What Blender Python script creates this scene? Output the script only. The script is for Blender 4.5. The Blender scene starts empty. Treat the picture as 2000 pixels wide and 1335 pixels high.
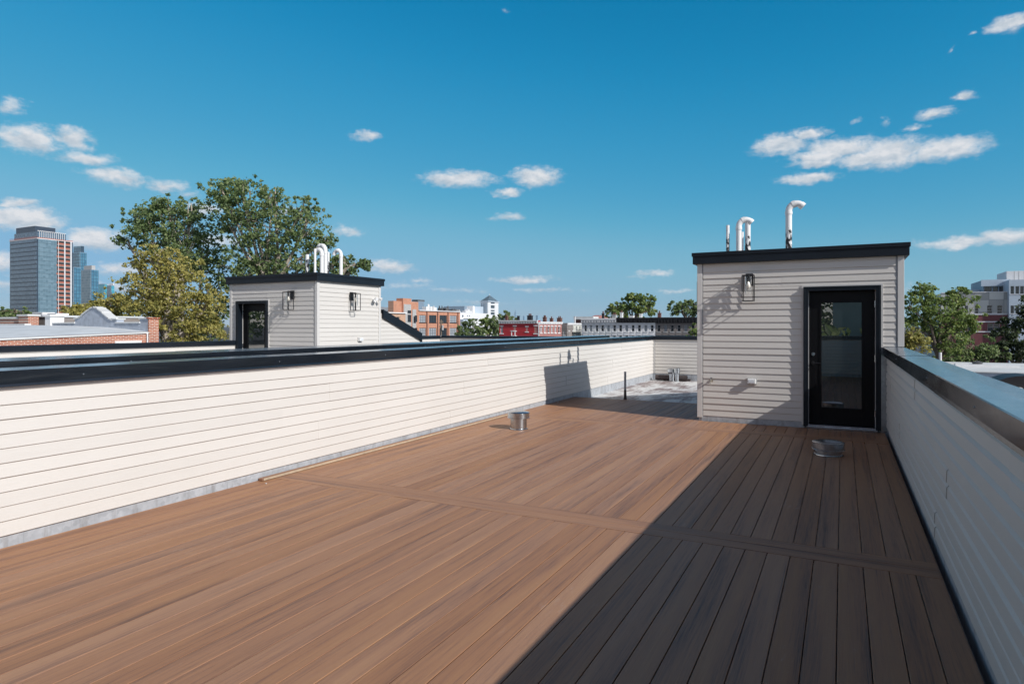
import bpy, math, random
import numpy as np
from mathutils import Vector

random.seed(7)
rng = np.random.default_rng(11)
S = bpy.context.scene
COL = S.collection

# ------------------------------------------------------------------ camera
F_PX = 1252.0                       # focal length in pixels of the 2000 px wide photograph
TH = math.radians(27.26)            # the camera is turned this far left of the +Y axis
CH = 1.57                           # eye height above the deck
SN, CS = math.sin(TH), math.cos(TH)
HY = 636.0                          # horizon row in the photograph
cam = bpy.data.cameras.new('camera')
cam.sensor_width = 36.0
cam.lens = 36.0 * F_PX / 2000.0
cam.shift_y = -(667.5 - HY) / 2000.0
cam.clip_start = 0.05
cam.clip_end = 30000
co = bpy.data.objects.new('camera', cam)
COL.objects.link(co)
co.location = (0, 0, CH)
co.rotation_euler = (math.radians(90), 0, TH)
S.camera = co

# ------------------------------------------------------------------ light
SUN = Vector((1.515, -0.395, 1.0)).normalized()
EL = math.asin(SUN.z)
AZ = math.atan2(SUN.x, SUN.y)       # clockwise from +Y
sl = bpy.data.lights.new('sun', 'SUN')
sl.energy = 4.3
sl.angle = math.radians(0.5)
sl.color = (1.0, 0.972, 0.935)
so = bpy.data.objects.new('sun', sl)
COL.objects.link(so)
so.location = (20, -6, 30)
so.rotation_euler = SUN.to_track_quat('Z', 'Y').to_euler()

S.view_settings.view_transform = 'Standard'
S.view_settings.look = 'None'
S.view_settings.exposure = 0.0
S.view_settings.gamma = 1.0
S.view_settings.use_curve_mapping = False
S.render.engine = 'CYCLES'
S.cycles.max_bounces = 8
S.cycles.transparent_max_bounces = 12

# ------------------------------------------------------------------ helpers: pixel rays of the photograph -> real points
def ray(px): return (px - 1000.0) / F_PX
def world(D, L, Z): return Vector((-SN * D + CS * L, CS * D + SN * L, CH + Z))
def atD(px, py, D): return world(D, ray(px) * D, (HY - py) / F_PX * D)
def depth(x, y): return -SN * x + CS * y
def onX(px, py, X):
    r = ray(px); Y = -X * (CS + SN * r) / (SN - CS * r)
    return Vector((X, Y, CH + (HY - py) / F_PX * depth(X, Y)))
def onY(px, py, Y):
    r = ray(px); X = (r * CS - SN) * Y / (CS + SN * r)
    return Vector((X, Y, CH + (HY - py) / F_PX * depth(X, Y)))

# ------------------------------------------------------------------ world
W = bpy.data.worlds.new('World'); S.world = W; W.use_nodes = True
nt = W.node_tree; nt.nodes.clear()
def N(t, k, **kw):
    n = t.nodes.new(k)
    for a, b in kw.items(): setattr(n, a, b)
    return n
def L(t, a, b): t.links.new(a, b)
def math_n(t, op, a, b=None, c=None, clamp=False):
    n = N(t, 'ShaderNodeMath', operation=op, use_clamp=clamp)
    for i, v in enumerate((a, b, c)):
        if v is None: continue
        if isinstance(v, (int, float)): n.inputs[i].default_value = v
        else: L(t, v, n.inputs[i])
    return n.outputs[0]
def mixc(t, f, a, b, bt='MIX'):
    n = N(t, 'ShaderNodeMix', data_type='RGBA', blend_type=bt)
    if isinstance(f, (int, float)): n.inputs[0].default_value = f
    else: L(t, f, n.inputs[0])
    for i, v in ((6, a), (7, b)):
        if isinstance(v, (tuple, list)): n.inputs[i].default_value = (*v[:3], 1)
        else: L(t, v, n.inputs[i])
    return n.outputs[2]

SKY_STRENGTH = 0.085
out = N(nt, 'ShaderNodeOutputWorld'); bg = N(nt, 'ShaderNodeBackground')
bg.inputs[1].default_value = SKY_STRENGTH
L(nt, bg.outputs[0], out.inputs[0])
sky = N(nt, 'ShaderNodeTexSky', sky_type='NISHITA')
sky.sun_disc = False; sky.sun_elevation = EL; sky.sun_rotation = AZ
sky.altitude = 0; sky.air_density = 1.0; sky.dust_density = 0.0; sky.ozone_density = 6.0
tc = N(nt, 'ShaderNodeTexCoord'); sep = N(nt, 'ShaderNodeSeparateXYZ')
L(nt, tc.outputs['Generated'], sep.inputs[0])
az = math_n(nt, 'ARCTAN2', sep.outputs[0], sep.outputs[1])
el = math_n(nt, 'ARCSINE', sep.outputs[2])
comb = N(nt, 'ShaderNodeCombineXYZ'); L(nt, az, comb.inputs[0]); L(nt, el, comb.inputs[1])
P0 = comb.outputs[0]
def vm(t, op, a, b=None, c=None):
    n = N(t, 'ShaderNodeVectorMath', operation=op)
    for i, v in enumerate((a, b, c)):
        if v is None: continue
        if isinstance(v, tuple): n.inputs[i].default_value = v
        else: L(t, v, n.inputs[i])
    return n
def noise(t, vec, scale, detail=4, rough=0.55, dist=0.0, dim='3D'):
    n = N(t, 'ShaderNodeTexNoise', noise_dimensions=dim)
    n.inputs['Scale'].default_value = scale; n.inputs['Detail'].default_value = detail
    n.inputs['Roughness'].default_value = rough; n.inputs['Distortion'].default_value = dist
    L(t, vec, n.inputs['Vector'])
    return n
# warp the directions a little so that no cloud keeps an elliptical outline
stre = vm(nt, 'MULTIPLY', P0, (1.0, 1.7, 1.0)).outputs[0]
nw = noise(nt, stre, 22, 3)
warp = vm(nt, 'SUBTRACT', nw.outputs['Color'], (0.5, 0.5, 0.5)).outputs[0]
warp = vm(nt, 'MULTIPLY', warp, (0.045, 0.016, 0.0)).outputs[0]
nw2 = noise(nt, stre, 90, 3)
warp2 = vm(nt, 'MULTIPLY', vm(nt, 'SUBTRACT', nw2.outputs['Color'], (0.5, 0.5, 0.5)).outputs[0], (0.012, 0.006, 0)).outputs[0]
P = vm(nt, 'ADD', vm(nt, 'ADD', P0, warp).outputs[0], warp2).outputs[0]
def azel(px, py):
    v = Vector(atD(px, py, 1.0)) - Vector((0, 0, CH))
    v.normalize()
    return math.atan2(v.x, v.y), math.asin(v.z)
# (x, y, half width, half height, thickness) of each puff
CL = [(1600, 306, 62, 15, .95), (1680, 312, 60, 15, .9), (1525, 285, 58, 22, 1), (1580, 262, 34, 13, .9), (1640, 290, 70, 22, 1), (1735, 300, 85, 30, 1), (1850, 292, 82, 24, 1),
      (1590, 318, 48, 10, .8), (1578, 349, 58, 12, .85), (1884, 187, 30, 10, .75), (1825, 223, 44, 10, .75), (1782, 249, 26, 7, .6),
      (1730, 241, 10, 7, .35), (1857, 100, 10, 5, .4), (1975, 46, 48, 18, .9), (1903, 65, 14, 5, .45),
      (1890, 472, 105, 13, .8), (1970, 462, 60, 18, .85), (897, 349, 74, 16, .95), (1045, 346, 50, 20, .95), (992, 375, 28, 9, .85),
      (717, 266, 30, 11, .7), (992, 425, 34, 9, .6), (1022, 546, 66, 8, .7), (762, 521, 52, 13, .75), (680, 452, 34, 10, .5),
      (1283, 531, 38, 7, .6), (1318, 567, 42, 5, .4), (825, 548, 18, 6, .35), (790, 558, 70, 8, .3), (880, 566, 60, 6, .28),
      (1070, 567, 70, 5, .35), (15, 205, 36, 16, .6), (55, 272, 62, 29, .95), (142, 270, 36, 25, .9), (168, 310, 58, 14, .75),
      (228, 345, 66, 18, .8), (326, 363, 36, 13, .75), (368, 381, 26, 8, .35), (25, 395, 32, 11, .8), (45, 428, 84, 30, 1.05),
      (185, 468, 66, 22, 1.0), (235, 528, 55, 14, .7), (8, 512, 34, 22, .75), (8, 558, 30, 12, .5), (398, 408, 40, 14, .7),
      (215, 560, 60, 9, .6), (560, 415, 30, 12, .5), (989, 22, 7, 5, .3), (1672, 240, 10, 5, .25), (1250, 540, 26, 4, .3),
      (430, 470, 60, 14, .6), (700, 560, 60, 9, .35), (940, 590, 60, 5, .25), (1700, 560, 90, 9, .3)]
dens = None
for (cx, cy, rx, ry, st) in CL:
    a0, e0 = azel(cx, cy)
    ra = abs(azel(cx + rx, cy)[0] - azel(cx - rx, cy)[0]) / 2
    re = abs(azel(cx, cy - ry)[1] - azel(cx, cy + ry)[1]) / 2
    sx, sy = 1 / ra, 1 / re
    v = vm(nt, 'MULTIPLY_ADD', P, (sx, sy, 0), (-a0 * sx, -e0 * sy, 0)).outputs[0]
    d = vm(nt, 'LENGTH', v).outputs['Value']
    m = math_n(nt, 'MULTIPLY_ADD', d, -st, 1.25 * st)       # positive inside
    sy_ = N(nt, 'ShaderNodeSeparateXYZ'); L(nt, v, sy_.inputs[0])
    if dens is None: dens, ysel = m, sy_.outputs[1]
    else:
        g_ = math_n(nt, 'GREATER_THAN', m, dens)
        mxf = N(nt, 'ShaderNodeMix', data_type='FLOAT'); L(nt, g_, mxf.inputs[0]); L(nt, ysel, mxf.inputs[2]); L(nt, sy_.outputs[1], mxf.inputs[3])
        ysel = mxf.outputs[0]
        dens = math_n(nt, 'MAXIMUM', dens, m)
nd = noise(nt, stre, 70, 8, 0.62)
nb = noise(nt, vm(nt, 'ADD', stre, (0.004, 0.011, 0)).outputs[0], 34, 5, 0.55)
nb0 = noise(nt, stre, 34, 5, 0.55)
den = math_n(nt, 'ADD', dens, math_n(nt, 'MULTIPLY_ADD', nd.outputs[0], 1.15, -0.52))
mr = N(nt, 'ShaderNodeMapRange', interpolation_type='SMOOTHSTEP'); L(nt, den, mr.inputs[0])
mr.inputs[1].default_value = 0.02; mr.inputs[2].default_value = 0.92; mr.inputs[3].default_value = 0; mr.inputs[4].default_value = 0.93
alpha = mr.outputs[0]
relief = math_n(nt, 'MULTIPLY_ADD', math_n(nt, 'SUBTRACT', nb0.outputs[0], nb.outputs[0]), 2.6, math_n(nt, 'MULTIPLY_ADD', ysel, 0.42, 0.62), clamp=True)
CE = 1.0 / SKY_STRENGTH
ccol = mixc(nt, relief, (0.47 * CE, 0.55 * CE, 0.63 * CE), (0.80 * CE, 0.80 * CE, 0.82 * CE))
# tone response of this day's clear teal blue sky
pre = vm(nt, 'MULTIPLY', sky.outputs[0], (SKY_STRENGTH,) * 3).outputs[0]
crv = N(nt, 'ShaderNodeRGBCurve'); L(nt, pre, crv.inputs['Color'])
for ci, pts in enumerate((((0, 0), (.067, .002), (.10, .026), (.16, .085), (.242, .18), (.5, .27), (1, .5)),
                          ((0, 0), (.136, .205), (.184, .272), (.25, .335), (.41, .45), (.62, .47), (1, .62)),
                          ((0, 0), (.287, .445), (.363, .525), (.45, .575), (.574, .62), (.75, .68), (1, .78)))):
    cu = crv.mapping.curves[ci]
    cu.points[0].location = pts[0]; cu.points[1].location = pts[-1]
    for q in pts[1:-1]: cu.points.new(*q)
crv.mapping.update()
# unseen sky is retoned: low parts brightened to light the walls, zenith dimmed
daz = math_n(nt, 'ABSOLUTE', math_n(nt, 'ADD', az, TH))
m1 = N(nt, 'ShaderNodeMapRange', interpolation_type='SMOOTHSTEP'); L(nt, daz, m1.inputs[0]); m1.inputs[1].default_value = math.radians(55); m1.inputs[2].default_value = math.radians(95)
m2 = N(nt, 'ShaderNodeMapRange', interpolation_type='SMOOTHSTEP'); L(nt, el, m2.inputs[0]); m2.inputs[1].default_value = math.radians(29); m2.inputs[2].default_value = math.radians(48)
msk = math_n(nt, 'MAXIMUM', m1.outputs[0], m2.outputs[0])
unseen_sky = N(nt, 'ShaderNodeHueSaturation'); L(nt, pre, unseen_sky.inputs['Color']); unseen_sky.inputs['Saturation'].default_value = 0.62
L(nt, math_n(nt, 'MULTIPLY_ADD', m2.outputs[0], -1.15, 1.75), unseen_sky.inputs['Value'])
skymix = mixc(nt, msk, crv.outputs[0], vm(nt, 'MULTIPLY', unseen_sky.outputs[0], (1.06, 0.97, 0.935)).outputs[0])
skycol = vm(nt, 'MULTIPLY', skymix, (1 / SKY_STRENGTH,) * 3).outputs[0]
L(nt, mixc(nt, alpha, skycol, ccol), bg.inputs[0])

# ------------------------------------------------------------------ mesh building
ORG = {}
class MB:
    def __init__(s): s.v = []; s.f = []; s.m = []
    def add(s, vs, fs, mi=0):
        b = len(s.v); s.v += [tuple(x) for x in vs]
        for f in fs: s.f.append(tuple(b + i for i in f)); s.m.append(mi)
        return s
    def quad(s, a, b, c, d, mi=0): return s.add([a, b, c, d], [(0, 1, 2, 3)], mi)
    def box(s, x0, x1, y0, y1, z0, z1, mi=0):
        if x0 > x1: x0, x1 = x1, x0
        if y0 > y1: y0, y1 = y1, y0
        if z0 > z1: z0, z1 = z1, z0
        vs = [(x, y, z) for z in (z0, z1) for y in (y0, y1) for x in (x0, x1)]
        return s.add(vs, [(0, 2, 3, 1), (4, 5, 7, 6), (0, 1, 5, 4), (2, 6, 7, 3), (0, 4, 6, 2), (1, 3, 7, 5)], mi)
    def obox(s, O, U, Vv, Wv, mi=0):
        O, U, Vv, Wv = map(Vector, (O, U, Vv, Wv))
        vs = [O + U * a + Vv * b + Wv * c for c in (0, 1) for b in (0, 1) for a in (0, 1)]
        return s.add(vs, [(0, 2, 3, 1), (4, 5, 7, 6), (0, 1, 5, 4), (2, 6, 7, 3), (0, 4, 6, 2), (1, 3, 7, 5)], mi)
    def prism(s, pts, axis, a, b, mi=0):
        """extrude a 2-D polygon along an axis between a and b"""
        n = len(pts)
        def mk(p, t):
            if axis == 'x': return (t, p[0], p[1])
            if axis == 'y': return (p[0], t, p[1])
            return (p[0], p[1], t)
        vs = [mk(p, a) for p in pts] + [mk(p, b) for p in pts]
        fs = [tuple(range(n))[::-1], tuple(range(n, 2 * n))] + [(i, (i + 1) % n, n + (i + 1) % n, n + i) for i in range(n)]
        return s.add(vs, fs, mi)
    def tube(s, path, r, n=12, caps=True, mi=0):
        path = [Vector(p) for p in path]
        rr = r if isinstance(r, (list, tuple)) else [r] * len(path)
        rings = []
        prev = None
        for i, p in enumerate(path):
            t = (path[min(i + 1, len(path) - 1)] - path[max(i - 1, 0)]).normalized()
            if prev is None:
                up = Vector((0, 0, 1)) if abs(t.z) < 0.9 else Vector((1, 0, 0))
                a = t.cross(up).normalized()
            else:
                a = (prev - t * prev.dot(t)).normalized()
            prev = a
            b = t.cross(a)
            rings.append([p + (a * math.cos(2 * math.pi * k / n) + b * math.sin(2 * math.pi * k / n)) * rr[i] for k in range(n)])
        vs = [v for rg in rings for v in rg]
        fs = []
        for i in range(len(path) - 1):
            for k in range(n):
                fs.append((i * n + k, i * n + (k + 1) % n, (i + 1) * n + (k + 1) % n, (i + 1) * n + k))
        if caps:
            fs.append(tuple(range(n))[::-1]); fs.append(tuple(range(len(vs) - n, len(vs))))
        return s.add(vs, fs, mi)
    def lathe(s, c, prof, n=32, mi=0):
        """prof: list of (radius, z) about the vertical axis through c"""
        c = Vector(c); vs = []; fs = []
        for r, z in prof:
            for k in range(n):
                a = 2 * math.pi * k / n
                vs.append((c.x + r * math.cos(a), c.y + r * math.sin(a), c.z + z))
        for i in range(len(prof) - 1):
            for k in range(n):
                fs.append((i * n + k, i * n + (k + 1) % n, (i + 1) * n + (k + 1) % n, (i + 1) * n + k))
        fs.append(tuple(range(n))[::-1]); fs.append(tuple(range(len(vs) - n, len(vs))))
        return s.add(vs, fs, mi)
    def build(s, name, mat, parent=None, smooth=False, bevel=0):
        o = Vector(ORG.get(parent.name, (0, 0, 0))) if parent else Vector((0, 0, 0))
        me = bpy.data.meshes.new(name)
        me.from_pydata([(v[0] - o.x, v[1] - o.y, v[2] - o.z) for v in s.v], [], s.f)
        for m_ in (mat if isinstance(mat, (list, tuple)) else [mat]): me.materials.append(m_)
        if any(s.m): me.polygons.foreach_set('material_index', s.m)
        me.validate(); me.update()
        if smooth:
            me.polygons.foreach_set('use_smooth', [True] * len(me.polygons))
            me.set_sharp_from_angle(angle=math.radians(38))
        ob = bpy.data.objects.new(name, me); COL.objects.link(ob)
        if parent: ob.parent = parent
        ORG[ob.name] = tuple(o)
        if bevel:
            b = ob.modifiers.new('bevel', 'BEVEL'); b.width = bevel; b.segments = 2; b.limit_method = 'ANGLE'
        return ob
def tag(o, label, cat, group=None):
    o['label'] = label; o['category'] = cat
    if group: o['group'] = group
    return o
def thing(name, label, cat, loc=(0, 0, 0), group=None):
    o = bpy.data.objects.new(name, None); COL.objects.link(o)
    o.location = loc; o.empty_display_size = 0.2
    ORG[o.name] = tuple(loc)
    return tag(o, label, cat, group)
def struct(o): o['kind'] = 'structure'; return o
def copy_thing(o, delta, label):
    def cp(x, par):
        c = x.copy(); COL.objects.link(c)
        if par is not None: c.parent = par
        for ch in x.children: cp(ch, c)
        return c
    r = cp(o, None)
    r.location = Vector(o.location) + Vector(delta); r['label'] = label
    return r

# ------------------------------------------------------------------ materials
def new_mat(name):
    m = bpy.data.materials.new(name); m.use_nodes = True
    t = m.node_tree; b = t.nodes['Principled BSDF']
    return m, t, b
def objco(t): return N(t, 'ShaderNodeTexCoord').outputs['Object']
def scaled(t, vec, s): return vm(t, 'MULTIPLY', vec, s).outputs[0]
def ramp(t, fac, stops):
    r = N(t, 'ShaderNodeValToRGB'); L(t, fac, r.inputs[0])
    el_ = r.color_ramp.elements
    while len(el_) > 1: el_.remove(el_[-1])
    el_[0].position = stops[0][0]; el_[0].color = (*stops[0][1], 1)
    for p, c in stops[1:]:
        e = el_.new(p); e.color = (*c, 1)
    return r.outputs[0]
def bump(t, b, h, strength, dist):
    n = N(t, 'ShaderNodeBump'); n.inputs['Strength'].default_value = strength; n.inputs['Distance'].default_value = dist
    L(t, h, n.inputs['Height']); L(t, n.outputs[0], b.inputs['Normal'])
def simple(name, col, rough=0.6, metal=0.0, var=0.12, scale=3.0, ior=1.5, bmp=0.0, bscale=40):
    """paint, plaster, metal: a base colour with slight real variation and wear"""
    m, t, b = new_mat(name); c = objco(t)
    n = noise(t, c, scale, 6, 0.6)
    d = tuple(x * (1 - var) for x in col); e = tuple(min(1, x * (1 + var)) for x in col)
    L(t, ramp(t, n.outputs[0], [(0.3, d), (0.7, e)]), b.inputs['Base Color'])
    b.inputs['Roughness'].default_value = rough; b.inputs['Metallic'].default_value = metal; b.inputs['IOR'].default_value = ior
    if bmp: bump(t, b, noise(t, c, bscale, 4).outputs[0], bmp, 0.01)
    return m

def deck_mat(name, along):
    m, t, b = new_mat(name); c = objco(t)
    geo = N(t, 'ShaderNodeNewGeometry')
    rnd = geo.outputs['Random Per Island']
    off = N(t, 'ShaderNodeCombineXYZ')
    L(t, math_n(t, 'MULTIPLY', rnd, 37.0), off.inputs[0]); L(t, math_n(t, 'MULTIPLY', rnd, 91.0), off.inputs[1])
    c2 = vm(t, 'ADD', c, off.outputs[0]).outputs[0]
    s1 = (9, 0.32, 1) if along == 'y' else (0.32, 9, 1)
    s2 = (75, 1.3, 1) if along == 'y' else (1.3, 75, 1)
    s3 = (240, 5, 1) if along == 'y' else (5, 240, 1)
    a = noise(t, scaled(t, c2, s1), 1, 5, 0.6, 0.3).outputs[0]
    f = noise(t, scaled(t, c2, s2), 1, 5, 0.65).outputs[0]
    g = noise(t, scaled(t, c2, s3), 1, 3, 0.6).outputs[0]
    mixv = math_n(t, 'ADD', math_n(t, 'MULTIPLY', a, 0.47), math_n(t, 'ADD', math_n(t, 'MULTIPLY', f, 0.33), math_n(t, 'MULTIPLY', g, 0.21)))
    col = ramp(t, mixv, [(0.37, (0.128, 0.078, 0.060)), (0.44, (0.268, 0.149, 0.099)), (0.50, (0.370, 0.200, 0.121)), (0.59, (0.415, 0.232, 0.134)), (0.70, (0.47, 0.272, 0.158))])
    # plank to plank difference
    hs = N(t, 'ShaderNodeHueSaturation'); L(t, col, hs.inputs['Color'])
    L(t, math_n(t, 'MULTIPLY_ADD', rnd, 0.09, 0.945), hs.inputs['Value'])
    L(t, math_n(t, 'MULTIPLY_ADD', rnd, -0.12, 1.10), hs.inputs['Saturation'])
    # pale scuffs and dust
    sc = noise(t, scaled(t, c, (1, 1, 1)), 1.1, 7, 0.7).outputs[0]
    sc2 = noise(t, scaled(t, c, (30, 8, 1) if along == 'y' else (8, 30, 1)), 1, 4, 0.7).outputs[0]
    mk = N(t, 'ShaderNodeMapRange'); L(t, math_n(t, 'MULTIPLY', sc, sc2), mk.inputs[0])
    mk.inputs[1].default_value = 0.34; mk.inputs[2].default_value = 0.48; mk.inputs[3].default_value = 0; mk.inputs[4].default_value = 0.38
    L(t, mixc(t, mk.outputs[0], hs.outputs[0], (0.48, 0.40, 0.35)), b.inputs['Base Color'])
    L(t, math_n(t, 'MULTIPLY_ADD', f, 0.25, 0.42), b.inputs['Roughness'])
    b.inputs['Specular IOR Level'].default_value = 0.35
    bump(t, b, math_n(t, 'ADD', g, f), 0.8, 0.002)
    return m
M = {}
M['deck_y'] = deck_mat('composite_deck_boards', 'y')
M['deck_x'] = deck_mat('composite_border_boards', 'x')

def vinyl():
    m, t, b = new_mat('vinyl_siding'); c = objco(t)
    n = noise(t, c, 0.6, 4); g1 = noise(t, scaled(t, c, (6, 6, 90)), 1, 4, 0.6, 1.2); g2 = noise(t, scaled(t, c, (25, 25, 300)), 1, 3)
    geo = N(t, 'ShaderNodeNewGeometry')
    base = ramp(t, n.outputs[0], [(0.3, (0.598, 0.568, 0.525)), (0.7, (0.630, 0.600, 0.558))])
    hs = N(t, 'ShaderNodeHueSaturation'); L(t, base, hs.inputs['Color'])
    L(t, math_n(t, 'MULTIPLY_ADD', geo.outputs['Random Per Island'], 0.05, 0.975), hs.inputs['Value'])
    # faint dust streaks
    dz = noise(t, scaled(t, c, (2.2, 2.2, 0.25)), 1, 6, 0.7).outputs[0]
    mk = N(t, 'ShaderNodeMapRange'); L(t, dz, mk.inputs[0]); mk.inputs[1].default_value = 0.55; mk.inputs[2].default_value = 0.8; mk.inputs[4].default_value = 0.06
    L(t, mixc(t, mk.outputs[0], hs.outputs[0], (0.42, 0.38, 0.33)), b.inputs['Base Color'])
    # splashed dust along the lowest courses
    zz_ = N(t, 'ShaderNodeSeparateXYZ'); L(t, N(t, 'ShaderNodeNewGeometry').outputs['Position'], zz_.inputs[0])
    lo = N(t, 'ShaderNodeMapRange', interpolation_type='SMOOTHSTEP'); L(t, zz_.outputs[2], lo.inputs[0]); lo.inputs[1].default_value = 0.42; lo.inputs[2].default_value = 0.06
    sp = noise(t, c, 26, 7, 0.75).outputs[0]; k2 = N(t, 'ShaderNodeMapRange'); L(t, sp, k2.inputs[0]); k2.inputs[1].default_value = 0.50; k2.inputs[2].default_value = 0.75; k2.inputs[4].default_value = 0.10
    old = b.inputs['Base Color'].links[0].from_socket
    L(t, mixc(t, math_n(t, 'MULTIPLY', lo.outputs[0], k2.outputs[0]), old, (0.33, 0.27, 0.21)), b.inputs['Base Color'])
    b.inputs['Roughness'].default_value = 0.5
    ow_ = noise(t, scaled(t, c, (1.3, 1.3, 9)), 1, 2, 0.5)
    bump(t, b, math_n(t, 'ADD', math_n(t, 'MULTIPLY', ow_.outputs[0], 3.0), math_n(t, 'ADD', g1.outputs[0], math_n(t, 'MULTIPLY', g2.outputs[0], 0.7))), 0.5, 0.0016)
    return m
M['vinyl'] = vinyl()
M['trimv'] = simple('vinyl_corner_trim', (0.61, 0.592, 0.565), 0.45, var=0.02)

def coil(name, base, rough, wav, ior=2.15):
    m, t, b = new_mat(name); c = objco(t)
    n = noise(t, c, 1.2, 6, 0.7)
    cc = ramp(t, n.outputs[0], [(0.35, tuple(x * 0.8 for x in base)), (0.75, tuple(x * 1.35 for x in base))])
    if base[0] > 0.05:      # dried puddle marks across the cap
        st = noise(t, scaled(t, c, (2.2, 5.5, 1)), 1, 3, 0.5, 0.5).outputs[0]
        k = N(t, 'ShaderNodeMapRange'); L(t, st, k.inputs[0]); k.inputs[1].default_value = 0.63; k.inputs[2].default_value = 0.67; k.inputs[4].default_value = 0.55
        cc = mixc(t, k.outputs[0], cc, tuple(x * 0.4 for x in base))
    L(t, cc, b.inputs['Base Color'])
    r = noise(t, scaled(t, c, (3, 1, 3)), 2, 6, 0.7)
    L(t, math_n(t, 'MULTIPLY_ADD', r.outputs[0], 0.22, rough - 0.08), b.inputs['Roughness'])
    b.inputs['IOR'].default_value = ior
    h = noise(t, scaled(t, c, (5, 0.9, 7)), 1, 2, 0.4, 0.6)
    bump(t, b, h.outputs[0], wav, 0.012)
    return m
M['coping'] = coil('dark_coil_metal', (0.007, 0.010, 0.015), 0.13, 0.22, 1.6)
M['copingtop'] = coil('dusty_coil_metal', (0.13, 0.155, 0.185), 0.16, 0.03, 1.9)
M['fascia'] = simple('black_painted_aluminium', (0.006, 0.010, 0.016), 0.42, var=0.25, ior=1.4)
M['blackmetal'] = simple('black_powder_coat', (0.012, 0.012, 0.014), 0.4)
M['doorpaint'] = simple('black_door_paint', (0.003, 0.003, 0.004), 0.5, var=0.2, ior=1.3)
M['screw'] = simple('painted_screw', (0.16, 0.18, 0.20), 0.35, 0.5)
def N_bw(t, c):
    n = N(t, 'ShaderNodeRGBToBW'); L(t, c, n.inputs[0]); return n.outputs[0]
def galv(name, base, rough, metal, grime=0.5):
    m, t, b = new_mat(name); c = objco(t)
    v = N(t, 'ShaderNodeTexVoronoi'); v.inputs['Scale'].default_value = 28; L(t, c, v.inputs['Vector'])
    n = noise(t, c, 5, 7, 0.7)
    s = noise(t, scaled(t, c, (8, 8, 1.2)), 1, 6, 0.7)
    c1 = mixc(t, 0.25, ramp(t, n.outputs[0], [(0.3, tuple(x * 0.72 for x in base)), (0.7, base)]), N_bw(t, v.outputs['Color']), 'SOFT_LIGHT')
    mk = N(t, 'ShaderNodeMapRange'); L(t, s.outputs[0], mk.inputs[0]); mk.inputs[1].default_value = 0.52; mk.inputs[2].default_value = 0.72; mk.inputs[4].default_value = grime
    L(t, mixc(t, mk.outputs[0], c1, (0.17, 0.155, 0.14)), b.inputs['Base Color'])
    b.inputs['Roughness'].default_value = rough; b.inputs['Metallic'].default_value = metal
    bump(t, b, n.outputs[0], 0.2, 0.004)
    return m
M['galv'] = galv('galvanised_sheet', (0.58, 0.62, 0.66), 0.22, 1.0, 0.15)
M['flash'] = galv('weathered_flashing', (0.50, 0.53, 0.56), 0.6, 0.25, 0.7)
M['pvc'] = simple('white_pvc', (0.80, 0.80, 0.79), 0.35, var=0.03)
M['white'] = simple('white_paint', (0.78, 0.78, 0.77), 0.5, var=0.05)
def stained_pvc():
    m, t, b = new_mat('white_pvc_with_tar'); c = objco(t)
    n = noise(t, scaled(t, c, (1, 1, .35)), 22, 6, 0.65).outputs[0]
    z = N(t, 'ShaderNodeSeparateXYZ'); L(t, c, z.inputs[0])
    w = N(t, 'ShaderNodeMapRange'); L(t, z.outputs[2], w.inputs[0]); w.inputs[1].default_value = 0.12; w.inputs[2].default_value = 0.62
    w.inputs[3].default_value = 0.14; w.inputs[4].default_value = -0.10
    k = N(t, 'ShaderNodeMapRange'); L(t, math_n(t, 'ADD', n, w.outputs[0]), k.inputs[0]); k.inputs[1].default_value = 0.545; k.inputs[2].default_value = 0.565
    L(t, mixc(t, k.outputs[0], (0.80, 0.80, 0.79), (0.01, 0.01, 0.012)), b.inputs['Base Color'])
    b.inputs['Roughness'].default_value = 0.35
    return m
M['pvc_tar'] = stained_pvc()
def glassm(name, tint=(0.02, 0.025, 0.025), rough=0.0, ior=1.5):
    m, t, b = new_mat(name)
    b.inputs['Base Color'].default_value = (*tint, 1); b.inputs['Roughness'].default_value = rough
    b.inputs['IOR'].default_value = ior; b.inputs['Specular IOR Level'].default_value = 0.5
    c = objco(t); bump(t, b, noise(t, c, 1.5, 1).outputs[0], 0.03, 0.01)
    return m
M['doorglass'] = glassm('dark_door_glass', ior=2.6)
M['winglass'] = glassm('window_glass', (0.03, 0.04, 0.05), 0.03)
M['winlight'] = glassm('window_glass_with_blind', (0.34, 0.37, 0.40), 0.1)
def clear():
    m, t, b = new_mat('clear_glass')
    tr = N(t, 'ShaderNodeBsdfTransparent'); gl = N(t, 'ShaderNodeBsdfGlossy'); gl.inputs['Roughness'].default_value = 0.02
    fr = N(t, 'ShaderNodeFresnel'); fr.inputs[0].default_value = 1.3
    mx = N(t, 'ShaderNodeMixShader'); L(t, fr.outputs[0], mx.inputs[0]); L(t, tr.outputs[0], mx.inputs[1]); L(t, gl.outputs[0], mx.inputs[2])
    L(t, mx.outputs[0], t.nodes['Material Output'].inputs[0])
    return m
M['clear'] = clear()
M['bulb'] = simple('frosted_bulb', (0.85, 0.80, 0.70), 0.2, var=0.0)
M['brass'] = simple('brass_tap', (0.5, 0.45, 0.38), 0.3, 0.8)

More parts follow.
